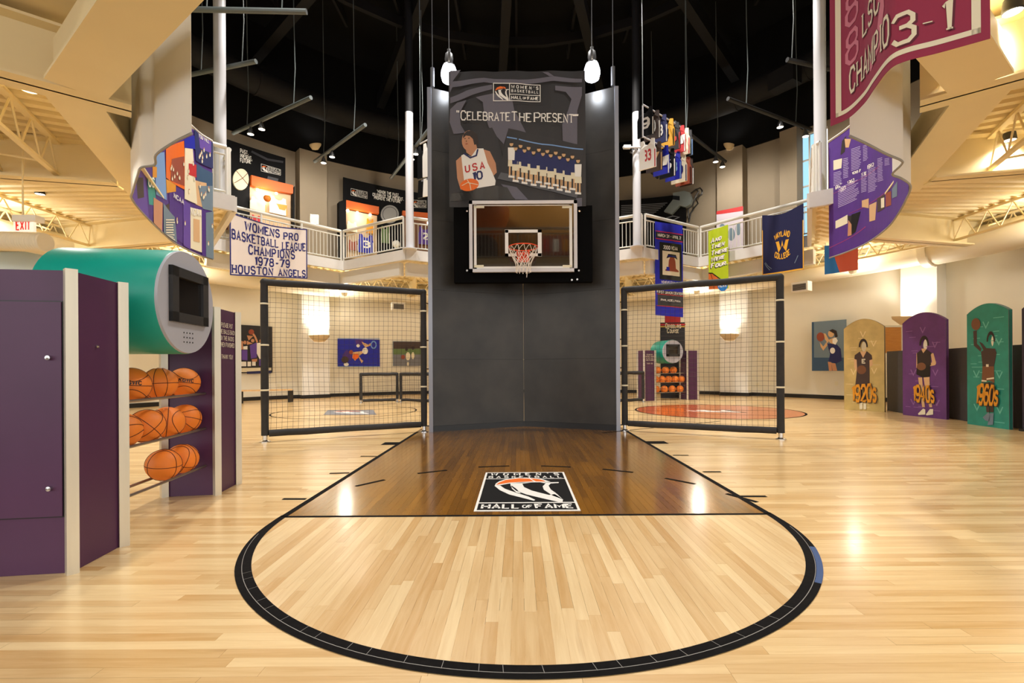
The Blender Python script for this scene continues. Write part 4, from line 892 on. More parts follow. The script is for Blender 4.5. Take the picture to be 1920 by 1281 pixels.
prt(S, t, 'navy_border', 'ink_navy', [rect(0, 0, 1, .02), rect(0, .98, 1, 1), rect(0, 0, .015, 1), rect(.985, 0, 1, 1)], .004)
for s_, x0, x1, b0, b1 in (('WOMENS', .19, .62, .79, .93), ('PRO', .68, .87, .76, .89), ('BASKETBALL', .03, .6, .59, .73), ('LEAGUE', .66, .97, .56, .7), ('CHAMPIONS', .23, .82, .39, .54), ('1978-79', .3, .75, .21, .35), ('HOUSTON', .03, .53, .04, .17), ('ANGELS', .61, .97, .035, .16)):
    prt(S, t, 'lettering', 'ink_navy', textq(s_, [(x0, b0), (x1, b0 - .0), (x1, b1), (x0, b1)], .2, .17, .34), .005)
M('cloth_blue', (26, 34, 186), .7, bump=.05, bscale=8)
t, S = wall_banner('cloth_banner', 'tall royal blue banner with cracked bell picture tied to railing', (1228, 415), (1280, 423), (1231, 591), (1280, 595), 15.25, 15.75, 'cloth_blue', .02)
prts(S, t, 'dark_band', 'print_dark', [rect(.02, .83, 1, .89), rect(.08, .1, 1, .27)], .003); prts(S, t, 'red_stripe', 'print_red', [rect(.02, .895, 1, .905), rect(.02, .815, 1, .825), rect(.04, .1, 1, .108), rect(.04, .225, 1, .233)], .0035)
prt(S, t, 'picture', 'print_black', [rect(.16, .39, .95, .79)], .003); prt(S, t, 'picture_mat', 'print_cream', [rect(.26, .44, .88, .7)], .004)
prt(S, t, 'bell', 'print_rust', [[(.36, .5), (.46, .52), (.48, .6), (.52, .635), (.68, .635), (.72, .6), (.74, .52), (.84, .5), (.84, .485), (.36, .485)]], .005); prt(S, t, 'bell_yoke', 'print_black', [[(.4, .62), (.46, .67), (.74, .67), (.8, .62), (.7, .635), (.5, .635)]], .005); prt(S, t, 'bell_ribbon', 'print_blue', [rect(.44, .645, .76, .652), rect(.4, .49, .5, .53)], .006)
prt(S, t, 'event_date', 'print_white', textq('MARCH 31 - APRIL 2', rect(.1, .845, .92, .875), .2), .005); prt(S, t, 'event_name', 'print_white', textq('2000 NCAA', rect(.3, .72, .8, .755), .22), .005)
prt(S, t, 'event_title', 'print_white', textq('WOMENS FINAL FOUR', rect(.22, .35, .94, .375), .2), .005); prt(S, t, 'venue_name', 'print_white', textq('FIRST UNION CENTER', rect(.06, .24, .98, .265), .2), .005); prt(S, t, 'host_name', 'print_white', textq('PHILADELPHIA', rect(.2, .16, .9, .18), .2), .005)
M('cloth_lime', (176, 196, 16), .7)
t, S = wall_banner('cloth_banner', 'lime green banner with white slanted words tied to railing', (1328, 434), (1365, 421), (1328, 543), (1365, 541), 15.9, 15.3, 'cloth_lime', .015)
for i, w_ in enumerate(('And', 'Then', 'There', 'Were', 'Four.')):
    q = [(.14, .78 - i * .105), (.14 + .16 * len(w_), .8 - i * .105), (.18 + .16 * len(w_), .87 - i * .105), (.18, .85 - i * .105)]
    prt(S, t, 'word_shadow', 'print_dark', textq(w_, [(a - .03, b - .012) for a, b in q], .26), .003); prt(S, t, 'word', 'print_white', textq(w_, q, .22), .005)
prt(S, t, 'printed_ball', M('ink_ball', (196, 96, 30), .6), [[(0, 0), (.62, 0), (.62, .1), (.45, .2), (.2, .27), (0, .28)]], .003); prt(S, t, 'ball_outline', 'print_black', stroke([(0, .28), (.2, .27), (.45, .2), (.8, .1)], .02) + stroke([(.1, .27), (.25, .12), (.28, 0)], .02), .004); prt(S, t, 'blue_disc', M('ink_azure', (30, 120, 200), .6), [ell(.72, .06, .26, .1, 20)], .005)
prt(S, t, 'disc_words', 'print_white', textq('NCAA', rect(.52, .03, .9, .07), .24), .006)
M('cloth_navy', (14, 18, 66), .85, bump=.08, bscale=8); M('gold_ink', (228, 168, 40), .7)
t, S = wall_banner('cloth_banner', 'navy blanket with gold college letters and gold fringe tied to railing', (1427, 404), (1508, 381), (1423, 517), (1520, 505), 14.6, 13.55, 'cloth_navy', .04, .12)
prts(S, t, 'gold_fringe', 'gold_ink', [rect(0, 0, 1, .02), rect(0, 0, .02, .75), rect(.98, 0, 1, .75)], .003)
for s_, r0, up in (('WAYLAND', .27, 1), ('COLLEGE', .27, -1)):
    out = []
    for i, ch in enumerate(s_):
        a = (i - 3) * .21; cx, cy = .5 + .27 * math.sin(a), (.46 + .2 * math.cos(a) if up == 1 else .48 - .2 * math.cos(a)); rot = -a * .55 if up == 1 else a * .55
        g, w = glyphs(ch, .24, .12); out += [[(cx + ((p[0] - w / 2) * math.cos(rot) - (p[1] - .5) * math.sin(rot)) * .068, cy + ((p[0] - w / 2) * math.sin(rot) + (p[1] - .5) * math.cos(rot)) * .085) for p in pl_] for pl_ in g]
    prt(S, t, 'college_lettering', 'gold_ink', out, .004)
prt(S, t, 'varsity_letter', 'gold_ink', textq('W', rect(.38, .38, .62, .54), .26, .14), .004)
prt(S, t, 'signature', 'print_slate', stroke([(.07, .2), (.13, .13), (.2, .07)], .012) + stroke([(.09, .21), (.16, .14), (.24, .09)], .01), .004); prt(S, t, 'signature', 'print_slate', stroke([(.8, .12), (.84, .17), (.88, .23)], .014), .004)
M('cloth_azure', (40, 120, 196), .7); M('cloth_coral', (206, 92, 66), .7)
t, S = wall_banner('cloth_banner', 'blue and coral two-tone banner hanging behind the purple drape', (1545, 461), (1609, 457), (1545, 515), (1608, 506), 11.6, 11.3, 'cloth_azure', .015)
for a_ in (.03, .97): q_ = S.at(a_, 1.0); MB().tube([q_, Vector((q_.x, q_.y, 4.12))], .006, 5).build('hanging_cord', 'steel_white2', t)
prt(S, t, 'coral_half', 'cloth_coral', [[(.45, 0), (1, 0), (1, 1), (.2, 1)]], .004)
t, S = wall_banner('cloth_banner', 'narrow orange and black banner edge behind the cream champions banner', (421, 408), (427, 409), (421, 430), (427, 431), 13.4, 13.4, 'cloth_coral', .0)
prt(S, t, 'black_band', 'print_black', [rect(0, 0, 1, .3)], .003)
# ------------------------------------------------------------------ basketballs and purple ball racks
M('ball_leather', (236, 130, 38), .55, var=.05, scale=6, bump=.15, bscale=220); M('ball_seam', (70, 28, 12), .7)
BR = .121
def basketball(name, label, loc, rot, group, words=None):
    o = thing(name, label, 'basketball', (0, 0, 0), group)
    MB().sphere((0, 0, 0), BR, 28, 18).build('shell', 'ball_leather', o)
    mb = MB(); n = 40; r = BR + .0003
    for f in (lambda a: (math.cos(a), math.sin(a), 0), lambda a: (math.cos(a), 0, math.sin(a))): mb.tube([Vector(f(2 * PI * i / n)) * r for i in range(n)], .0024, 5, closed=True)
    for s in (1, -1):
        mb.tube([Vector((math.cos(a) * .78, math.sin(a), s * (.46 + .22 * math.cos(2 * a)))).normalized() * r for a in [2 * PI * i / n for i in range(n)]], .0024, 5, closed=True)
    mb.build('seams', 'ball_seam', o)
    if words:
        mb = MB()
        for poly in textq(words, [(-.36, .06), (.36, .06), (.36, .26), (-.36, .26)], .24, 0, .35):
            mb.add([Vector((math.sin(p[0] * 1.2) * math.cos(p[1]), -math.cos(p[0] * 1.2) * math.cos(p[1]), math.sin(p[1]))) * (BR + .0009) for p in poly], [tuple(range(len(poly)))])
        mb.build('lettering', 'print_black', o, smooth=False)
    o.matrix_world = Matrix.Translation(loc) @ rot; return o
M('laminate', (76, 38, 74), .42, var=.07, scale=3); M('laminate_dark', (52, 34, 74), .4, var=.06, scale=3); M('drum_teal', (12, 158, 140), .38, var=.03); M('disc_grey', (176, 178, 188), .45); M('bezel', (40, 40, 42), .45); M('screen', (20, 14, 10), .08, coat=1)
def rack(o, s, f, label, words_on, near, nm='ball_rack'):   # o = floor corner, s = along the front, f = out of the front
    o, s, f = Vector(o), Vector(s).normalized(), Vector(f).normalized(); up = Vector((0, 0, 1))
    T = lambda a, b, z: o + s * a - f * b + up * z           # a along, b back from the front, z height
    t = thing(nm, label, 'ball rack', T(1, .2, 0)); Hc, D, Wc = 1.66, .43, .41
    rot = Matrix((s, -f, up)).transposed()
    for a0, doors in ((0, near), (1.62, False)):
        c = MB().box(T(a0 + Wc / 2, D / 2, Hc / 2), (Wc - .02, D - .02, Hc), mat=rot).build('cabinet', 'laminate', t, smooth=False)
        for a, b in ((a0, 0), (a0 + Wc, 0), (a0, D), (a0 + Wc, D)):
            MB().box(T(a, b, Hc / 2), (.052, .052, Hc + .01), mat=rot @ Matrix.Rotation(PI / 4, 3, 'Z')).build('edge_trim', 'aluminium', c, smooth=False)
        if doors:
            MB().box(T(a0 + .002, .24, .9), (.012, .39, 1.17), mat=rot).build('door', 'laminate', c, smooth=False); MB().box(T(a0 + .007, .24, .9), (.012, .4, 1.182), mat=rot).build('door_gap', 'print_black', c, smooth=False)
            for z in (.47, 1.18): MB().lathe([(.001, .022), (.013, .02), (.013, 0)], T(a0 - .002, .1, z), -s, 12).build('lock', 'chrome', c)
            MB().lathe([(.001, .01), (.009, .008), (.009, 0)], T(a0 + .2, .008, 1.25), f, 12).build('screw_cap', 'chrome', c)
    wa = 1.62 if words_on else 0
    PS = Plane(T(wa + .0, -.0, 0), s, up) if s.cross(up).dot(f) > 0 else Plane(T(wa + Wc, -.0, 0), -s, up)
    for i, w_ in enumerate(('PLEASE PUT', 'THE BALLS BACK', 'ON THE RACKS', 'WHEN FINISHED', 'THANK YOU!')):
        hw = .011 * len(w_); z = 1.5 - i * .06 - (.05 if i == 4 else 0)
        prt(PS, t, 'notice_words', 'print_cream', textq(w_, rect(Wc / 2 - hw, z, Wc / 2 + hw, z + .037), .15, .1), .0)
    for z in (.9, .59, .26):
        for b in (.1, .27): MB().tube([T(Wc - .01, b, z), T(1.63, b, z)], .011, 8).build('shelf_rod', 'rod', t)
    ca, cz, cr_ = 1.02, 1.62, .39
    MB().lathe([(.001, -.72), (cr_ - .02, -.72), (cr_, -.7), (cr_, .05), (cr_ - .006, .06)], T(ca, 0, cz), f, 48).build('drum', 'drum_teal', t)
    dsc = MB().lathe([(cr_ - .004, .055), (cr_ - .008, .075), (.001, .075)], T(ca, 0, cz), f, 48).build('drum_face', 'disc_grey', t)
    mb = MB(); bw, bh = .5, .4; cc = T(ca + .0, -.085, cz + .04)
    for da, dz, w_, h_ in ((0, bh / 2 - .035, bw, .07), (0, -bh / 2 + .035, bw, .07), (bw / 2 - .04, 0, .08, bh), (-bw / 2 + .04, 0, .08, bh)): mb.box(cc + s * da + up * dz, (w_, .035, h_), mat=rot)
    mb.build('screen_bezel', 'bezel', dsc, smooth=False)
    MB().box(T(ca, -.078, cz + .04), (bw - .15, .01, bh - .13), mat=rot).build('screen', 'screen', dsc, smooth=False)
    mb = MB()
    for i in range(4):
        for j in range(3): mb.lathe([(.001, .003), (.006, .003), (.006, 0)], T(ca - .06 + i * .04, -.075, cz - .23 - j * .035), f, 6)
    tiny(mb.build('speaker_holes', 'bezel', dsc))
    return T
sv = Vector((-.138, .990, 0)); T1 = rack((-2.45, 2.6, 0), sv, (sv.y, -sv.x, 0), 'purple ball rack with teal drum and screen beside the brown lane', True, True)
sf = Vector((.967, .255, 0)); T2 = rack(Vector((4.12, 15.55, 0)), sf, (sf.y, -sf.x, 0), 'distant purple ball rack with teal drum under dribbling course sign', False, False)
rr = random.Random(5)
def rrot(): return Matrix.Rotation(rr.uniform(0, 6), 4, 'Z') @ Matrix.Rotation(rr.uniform(0, 6), 4, 'X') @ Matrix.Rotation(rr.uniform(0, 6), 4, 'Y')
ROW = {.9: 'top', .59: 'middle', .26: 'bottom'}
ORD = ['first', 'second', 'third', 'fourth', 'fifth']
facing = Matrix.Rotation(.75, 4, 'Z')
for T, nm, rows in ((T1, 'near rack', ((.9, ((.79, 'KGWC'), (1.12, None), (1.46, 'KGWC'))), (.59, ((.69, None), (.96, None), (1.22, None), (1.475, None))), (.26, ((1.17, None), (1.43, None))))),
                    (T2, 'far rack', ((.9, (.6, .9, 1.2)), (.59, (.526, .771, 1.016, 1.261, 1.506)), (.26, (.55, .85, 1.15, 1.45))))):
    for z, spots in rows:
        n = len(spots)
        for i, sp_ in enumerate(spots):
            a, w_ = sp_ if isinstance(sp_, tuple) else (sp_, None)
            ends = ' by the cabinet with the printed notice' if (i == n - 1) == (T is T1) and i in (0, n - 1) else ''
            side_ = 'printed-notice' if T is T1 else 'plain'
            lab = 'orange basketball%s, %s shelf of %s, %s from %s cabinet' % (' with black lettering' if w_ else '', ROW[z], 'purple rack beside lane' if T is T1 else 'distant rack', ORD[n - 1 - i], side_)
            basketball('basketball', lab, T(a, .185, z + .1045), facing @ Matrix.Rotation(rr.uniform(-.3, .3), 4, 'Y') if w_ else rrot(), 'basketballs on ' + nm, w_)
# dribbling course sign behind the distant rack
t = thing('course_sign', 'black dribbling course sign with red and yellow stripes behind distant rack', 'sign', G(1262, 748)); dd = 16.9
def fbox(par, name, mat, u0, v0, u1, v1, d, th=.04):
    a, b = P(u0, v0, d), P(u1, v1, d); z0_, z1_ = sorted((a.z, b.z)); return MB().box(((a.x + b.x) / 2, d + th / 2, (z0_ + z1_) / 2), (abs(b.x - a.x), th, z1_ - z0_)).build(name, mat, par, smooth=False)
fbox(t, 'panel', 'print_dark', 1238.5, 605, 1285, 750, dd); fbox(t, 'header', 'print_red', 1247, 590, 1276, 606, dd)
SP_ = Plane((0, dd, 0), (1, 0, 0), (0, 0, 1))
prt(SP_, t, 'stripe', 'print_red', [rect(*SP_.px(1238.5, 610.5), *SP_.px(1285, 607))], .003); prt(SP_, t, 'stripe', 'print_yellow', [rect(*SP_.px(1238.5, 614), *SP_.px(1285, 611.5))], .003)
prt(SP_, t, 'sign_words', 'print_cream', textq('Dribbling', [(1248, 615), (1276, 615), (1276, 607), (1248, 607)], .22), .005, True); prt(SP_, t, 'sign_words', 'print_cream', textq('Course', [(1251, 624), (1272, 624), (1272, 616), (1251, 616)], .22), .005, True)
# ------------------------------------------------------------------ photo standees along the curved wall, with face holes
def holed_slab(S, outer, hole, th):
    lp = [[Vector((p[0], p[1], 0)) for p in outer]] + ([[Vector((p[0], p[1], 0)) for p in hole]] if hole else [])
    al = list(outer) + list(hole or []); n = len(al); no = len(outer)
    vs = [S.at(p[0], p[1], 0) for p in al] + [S.at(p[0], p[1], -th) for p in al]; fs = []
    for t in tessellate_polygon(lp): fs += [tuple(t), tuple(n + i for i in t)[::-1]]
    for r in ([range(no)] + ([range(no, n)] if hole else [])):
        r = list(r); fs += [(r[i - 1], r[i], n + r[i], n + r[i - 1]) for i in range(len(r))]
    return MB().add(vs, fs)
M('sd_gold', (196, 172, 106), .55, var=.12, scale=5); M('sd_purple', (98, 52, 118), .55, var=.12, scale=5); M('sd_teal', (38, 142, 126), .55, var=.12, scale=5)
M('sd_gold2', (226, 206, 150), .55); M('sd_purple2', (140, 98, 158), .55); M('sd_teal2', (104, 190, 176), .55); M('sd_edge', (120, 100, 110), .5)
def standee(label, b0, b1, hole, mat, mat2, conv, pieces, word, wq, vees, hsh=2.05, hap=2.27):
    A, B = G(*b0), G(*b1); ex = (B - A).normalized(); S = Plane(A, ex, (0, 0, 1)); w = (B - A).length
    if S.n.dot(Vector((0, -1, 0)) - Vector((1, 0, 0))) < 0: S.n = -S.n
    out = [(0, .0), (w, .0)] + [(w * (1 - i / 16), hsh + (hap - hsh) * math.sin(PI * i / 16) ** .9) for i in range(17)]
    t = thing('photo_standee', label, 'standee', (A + B) / 2, 'photo standees by the curved wall')
    cvp = lambda pts: [S.px(*conv(*p)) for p in pts]
    h = None
    if hole: c = S.px(*conv(hole[0], hole[1])); e = S.px(*conv(hole[0] + hole[2], hole[1] - hole[3])); h = ell(c[0], c[1], abs(e[0] - c[0]), abs(e[1] - c[1]), 24)
    holed_slab(S, out, h, .05).build('panel', mat, t, smooth=False)
    MB().add([S.at(p[0], p[1], o) for o in (.006, -.056) for p in out[1:]], [(i, i + 1, len(out) + i, len(out) - 1 + i) for i in range(len(out) - 2)]).build('edge_band', 'sd_edge', t, smooth=False)
    for (x, y) in vees: prt(S, t, 'vee_motif', mat2, stroke(cvp([(x - 28, y - 60), (x, y), (x + 28, y - 60)]), .022), .002)
    r2 = random.Random(len(label)); o2 = []
    for i in range(26):
        a, b = r2.uniform(.04, .75) * w, r2.uniform(.08, 1.95); o2.append(rect(a, b, a + r2.uniform(.1, .22), b + .012))
    tiny(prt(S, t, 'faint_print', mat2, o2, .0015))
    if h: prt(S, t, 'printed_hair', 'print_hair', [[(c[0] + k_ * abs(e[0] - c[0]) * math.cos(a), c[1] + k_ * abs(e[1] - c[1]) * math.sin(a)) for k_, a in ((1.02, a0), (1.55, a0), (1.55, a0 + .3), (1.02, a0 + .3))] for a0 in [-.1 + i * .3 for i in range(11)]], .003)
    for i, (nm, mt, pts) in enumerate(pieces): prts(S, t, nm[:-1] if nm[-2:] in ('ms', 'es', 'gs') and nm != 'printed_dress' else nm, mt, [cvp(p) for p in pts], .003 + .0012 * i)
    prt(S, t, 'decade_shadow', 'print_sepia', textq(word, [(a + 6, b + 6) for a, b in wq], .24, .12, .2) if False else [[S.px(*conv(p[0] + 7, p[1] + 5)) for p in pl_] for pl_ in textq(word, wq, .24, .12, .2)], .0215)
    prt(S, t, 'decade_number', 'print_gold', [[S.px(*conv(*p)) for p in pl_] for pl_ in textq(word, wq, .2, .12, .2)], .023)
    return S, t
def limb(pts, w): return stroke(pts, w)
c20 = lambda x, y: (1560 + x / 5.825, 570 + y / 5.825); c40 = lambda x, y: (1680 + x / 5.825, 580 + y / 5.825); c60 = lambda x, y: (1790 + x / 5.123, 570 + y / 5.123)
standee('gold arch-topped photo standee of a player, decade 1920s', (1583, 768), (1659, 773), (342, 467, 32, 58), 'sd_gold', 'sd_gold2', c20, [
    ('printed_arms', 'print_tan', [[(240, 600), (275, 590), (275, 690), (330, 740), (290, 760), (245, 700)], [(410, 600), (440, 600), (445, 670), (400, 700), (395, 680)]]), ('printed_neck', 'print_tan', [[(310, 520), (375, 520), (355, 590), (335, 590)]]),
    ('printed_dress', 'print_sepia', [[(250, 560), (305, 520), (340, 590), (380, 515), (435, 560), (440, 605), (410, 615), (412, 900), (255, 900), (275, 700), (270, 610), (245, 600)]]), ('printed_letter', 'print_cream', [rect(325, 600, 337, 650), rect(325, 600, 365, 612), rect(325, 620, 355, 630), rect(325, 640, 365, 652)]),
    ('printed_ball', 'print_brown', [ell(325, 720, 50, 48)]), ('printed_stockings', 'print_hair', [rect(305, 900, 335, 1080), rect(345, 900, 380, 1080)]), ('printed_shoes', 'print_cream', [[(300, 1085), (335, 1075), (335, 1150), (305, 1150)], [(345, 1085), (375, 1080), (375, 1150), (345, 1150)]])],
    '1920s', [(220, 1060), (480, 1060), (480, 880), (220, 900)], [(338, 360), (455, 460), (460, 760), (235, 770)])
standee('purple arch-topped photo standee of a player, decade 1940s', (1693, 778), (1775, 787), (308, 390, 34, 68), 'sd_purple', 'sd_purple2', c40, [
    ('printed_arms', 'print_tan', [[(225, 480), (245, 480), (245, 560), (250, 630), (222, 640)], [(380, 480), (410, 480), (440, 590), (430, 610), (340, 630), (330, 600), (395, 580)]]), ('printed_neck', 'print_tan', [[(280, 430), (330, 430), (320, 490), (292, 500)]]), ('printed_shirt', 'print_hair', [[(230, 480), (280, 440), (300, 480), (335, 435), (395, 480), (380, 500), (385, 610), (235, 620)]]),
    ('printed_shorts', 'print_black', [[(232, 615), (375, 605), (375, 735), (300, 750), (225, 710)]]), ('printed_ball', 'print_brown', [ell(280, 625, 50, 42)]), ('printed_legs', 'print_tan', [[(245, 745), (290, 745), (300, 900), (320, 1070), (290, 1070), (265, 900)], [(305, 745), (370, 740), (375, 900), (400, 1070), (370, 1070), (330, 920)]]),
    ('printed_shoes', 'print_cream', [[(245, 1140), (300, 1085), (325, 1095), (325, 1150), (250, 1155)], [(330, 1150), (375, 1090), (410, 1090), (410, 1150), (340, 1160)]])],
    '1940s', [(195, 1000), (420, 1010), (415, 850), (195, 835)], [(292, 255), (425, 415), (430, 720), (190, 720), (190, 1040), (445, 1050)], 2.05, 2.25)
standee('teal arch-topped photo standee of a shooting player, decade 1960s', (1814, 795), (1893, 806), (348, 357, 26, 63), 'sd_teal', 'sd_teal2', c60, [
    ('printed_arms', 'print_sepia', [[(180, 260), (215, 255), (215, 380), (260, 430), (250, 460), (185, 400)], [(235, 360), (270, 380), (340, 470), (330, 500), (280, 450)]]), ('printed_shirt', 'print_sepia', [[(255, 460), (310, 425), (390, 430), (405, 470), (380, 600), (270, 600)]]), ('printed_shorts', 'print_brown', [[(270, 600), (380, 600), (385, 760), (330, 735), (262, 760)]]), ('printed_trim', 'print_cream', [rect(305, 580, 330, 605), [(310, 715), (382, 705), (382, 720), (310, 730)], [(262, 730), (310, 735), (310, 748), (262, 745)]]),
    ('printed_ball', 'print_brown', [ell(208, 195, 44, 58)]), ('printed_legs', 'print_sepia', [[(290, 760), (335, 750), (340, 1040), (310, 1040)], [(340, 750), (382, 760), (378, 1040), (345, 1040)]]), ('printed_shoes', 'print_slate', [[(275, 1090), (330, 1040), (345, 1060), (340, 1130), (300, 1120)], [(345, 1050), (380, 1050), (375, 1160), (320, 1165)]])],
    '1960s', [(210, 955), (415, 965), (430, 800), (225, 775)], [(300, 230), (425, 390), (210, 700), (430, 710), (215, 1020), (435, 1050)], 2.06, 2.22)
# dark low partition behind the standees, wood panel in its gap
pts = [G(1662, 770.5), G(1692, 776), G(1780, 785), G(1815, 792), G(1896, 803), G(1990, 818)]; pts = [Vector((p.x + .13, p.y + .1, 0)) for p in pts]
pw = struct(MB().build('wall_partition', 'wainscot') if False else (lambda mb: [mb.beam(Vector((a.x, a.y, .73)), Vector((b.x, b.y, .73)), .06, 1.46) for a, b in zip(pts, pts[1:])] and mb)(MB()).build('wall_partition', 'wainscot'), 'dark grey low wall linking the standees')
t = thing('wood_panel', 'varnished wood board panel showing between gold and purple standees', 'panel', P(1675, 636, 12.0)); fbox(t, 'board', 'oak_panel', 1658, 613, 1690, 662, 12.1, .05); fbox(t, 'top_strip', 'print_cream', 1656, 610, 1692, 613.5, 12.08, .07)
for u_, v_ in ((1657.5, 762), (1691, 770)): fbox(t, 'stand_leg', 'aluminium', u_ - 1, 612, u_ + 1, v_ - 4, 12.15, .03)
a = G(1917, 808); t = thing('photo_standee', 'dark arch-topped standee beyond the teal one, seen only at its edge', 'standee', a, 'photo standees by the curved wall'); S = Plane(a, Vector((-.05, -1, 0)), (0, 0, 1))
holed_slab(S, [(0, 0), (.9, 0)] + [(.9 * (1 - i / 12), 2.05 + .2 * math.sin(PI * i / 12)) for i in range(13)], None, .05).build('panel', M('sd_dark', (46, 40, 60), .5), t, smooth=False)
MB().box(a + Vector((-.02, -.45, .02)), (.1, .88, .04)).build('foot_strip', 'base_black', t)
# ------------------------------------------------------------------ framed photographs on the lower wall
def poster(name, label, q, ground, R=RW - .05, frame=None):
    c = [atr(u, v, R) for u, v in q]          # bl, br, tr, tl
    ex = (c[1] - c[0]); ex.z = 0; S = Plane(c[0], ex, (0, 0, 1)); w = ex.length; h = c[3].z - c[0].z
    t = thing(name, label, 'photograph', (c[0] + c[1]) / 2)
    MB().slab([S.at(0, 0), S.at(w, 0), S.at(w, h), S.at(0, h)], S.n, -.03).build('panel', ground, t, smooth=False); return S, t
def pset(S, t, items, conv):
    for i, (nm, mt, pts) in enumerate(items):
        for k_, p in enumerate(pts): prt(S, t, nm, mt, [[conv(*x) for x in p]], .002 + .0015 * i, True)
S, t = poster('wall_photo', 'photograph of players reaching for a ball hung beside the notice cabinet', [(449, 700), (511, 698), (511, 612), (449, 609)], 'print_dark')
cA = lambda x, y: (430 + x / 9.154, 580 + y / 9.154)
pset(S, t, [('photo_floor', 'print_cream', [[(175, 1010), (720, 1000), (720, 1070), (175, 1080)]]), ('photo_blue_floor', 'print_navy', [[(300, 1070), (720, 1050), (720, 1100), (300, 1110)]]), ('printed_shirts', 'print_violet', [[(210, 700), (310, 700), (310, 880), (215, 870)], [(350, 620), (470, 570), (470, 830), (370, 850)], [(510, 860), (600, 880), (600, 980), (510, 970)]]), ('printed_white_kit', 'print_white', [[(470, 580), (600, 570), (600, 800), (520, 860), (470, 760)], rect(180, 900, 290, 980), rect(310, 900, 370, 980), rect(390, 900, 450, 970), [(235, 640), (310, 630), (310, 690), (240, 690)]]),
    ('printed_limbs', 'print_skin', [stroke([(390, 400), (440, 470), (470, 560)], 32)[0], stroke([(440, 470), (480, 570)], 32)[0], [(300, 450), (410, 460), (330, 540)], [(200, 560), (230, 560), (235, 690), (195, 690)], [(300, 540), (400, 590), (300, 610)], [(380, 860), (480, 850), (470, 900), (390, 900)]]), ('printed_heads', 'print_skin', [ell(215, 575, 24, 30), ell(265, 570, 26, 32), ell(400, 540, 30, 30), ell(545, 545, 32, 34)]), ('printed_ball', 'print_rust', [ell(375, 390, 48, 46)])], cA)
cB = lambda x, y: (620 + x / 9.147, 620 + y / 9.147)
S, t = poster('wall_photo', 'bright blue photograph of a player seen from above on cream wall', [(633.5, 687.5), (712, 687.5), (712, 635), (633.5, 635)], 'print_blue')
pset(S, t, [('printed_border', 'print_sky', [rect(122, 610, 842, 620), rect(122, 135, 842, 143)]), ('printed_key', 'print_purple', [[(270, 330), (380, 400), (340, 520), (190, 440)], [(420, 160), (560, 150), (560, 230), (450, 280)]]), ('printed_body', 'print_tan', [[(380, 370), (550, 350), (560, 380), (480, 440), (420, 520), (370, 470)], [(530, 190), (640, 240), (720, 200), (700, 250), (600, 290), (560, 250)], [(480, 430), (530, 500), (560, 520), (530, 560), (490, 480)]]), ('printed_kit', 'print_white', [ell(590, 350, 48, 58), ell(265, 580, 44, 30), ell(470, 260, 30, 28)]), ('printed_shirt', 'print_orange', [[(390, 400), (470, 395), (480, 460), (420, 510), (370, 470)]]), ('printed_hair', 'print_sepia', [ell(245, 500, 62, 60)]), ('printed_ball', 'print_rust', [ell(350, 370, 34, 36)]), ('printed_ring', 'print_sky', [ell(735, 245, 52, 70)]), ('printed_ring_centre', 'print_blue', [ell(735, 245, 34, 48)])], cB)
S, t = poster('wall_photo', 'outdoor photograph of players on a grey court beside the blue photograph', [(737, 686.5), (800, 686.5), (800, 640), (737, 640)], 'print_slate')
pset(S, t, [('printed_trees', 'print_sepia', [rect(1075, 190, 1640, 310)]), ('printed_grass', 'print_green', [rect(1075, 310, 1640, 410)]), ('printed_court', 'print_grey', [rect(1075, 410, 1640, 605)]), ('printed_player', 'print_cream', [ell(1325, 440, 40, 70), ell(1410, 430, 26, 60), ell(1325, 570, 16, 36)]), ('printed_hair', 'print_hair', [ell(1300, 320, 24, 30), ell(1410, 300, 26, 30)]), ('printed_ball', 'print_rust', [ell(1240, 455, 34, 38)]), ('printed_red_shirt', 'print_red', [ell(1570, 275, 32, 46)])], cB)
cC = lambda x, y: (1500 + x / 9.15, 580 + y / 9.15)
S, t = poster('wall_photo', 'photograph of a player in navy aiming a ball beside gold standee', [(1522.5, 695.5), (1587, 695.5), (1587, 600), (1522.5, 604)], 'print_slate', RW - .35)
pset(S, t, [('printed_wall', 'print_steelblue', [[(205, 830), (790, 830), (790, 1058), (205, 1058)]]), ('printed_post', 'print_steelblue', [rect(205, 225, 240, 830)]), ('printed_arms', 'print_tan', [[(405, 410), (440, 420), (500, 530), (480, 580), (430, 520)], [(340, 560), (400, 640), (430, 600), (465, 550), (470, 620), (400, 710), (355, 640)], [(480, 530), (600, 480), (640, 560), (600, 610), (520, 580)]]), ('printed_kit', 'print_navy', [[(470, 590), (540, 590), (640, 610), (700, 680), (720, 880), (620, 930), (490, 890), (520, 770), (490, 680)]]), ('printed_sleeve', 'print_white', [[(560, 510), (620, 480), (650, 540), (610, 610), (560, 580)], ell(560, 710, 44, 52)]), ('printed_legs', 'print_skin', [[(480, 900), (540, 910), (550, 1055), (500, 1055)], [(540, 920), (610, 930), (640, 1055), (560, 1055)]]), ('printed_head', 'print_tan', [ell(535, 420, 52, 62)]), ('printed_hair', 'print_hair', [[(500, 370), (560, 340), (630, 370), (650, 470), (610, 490), (590, 420)]]), ('printed_ball', 'print_rust', [ell(355, 475, 66, 78)])], cC)
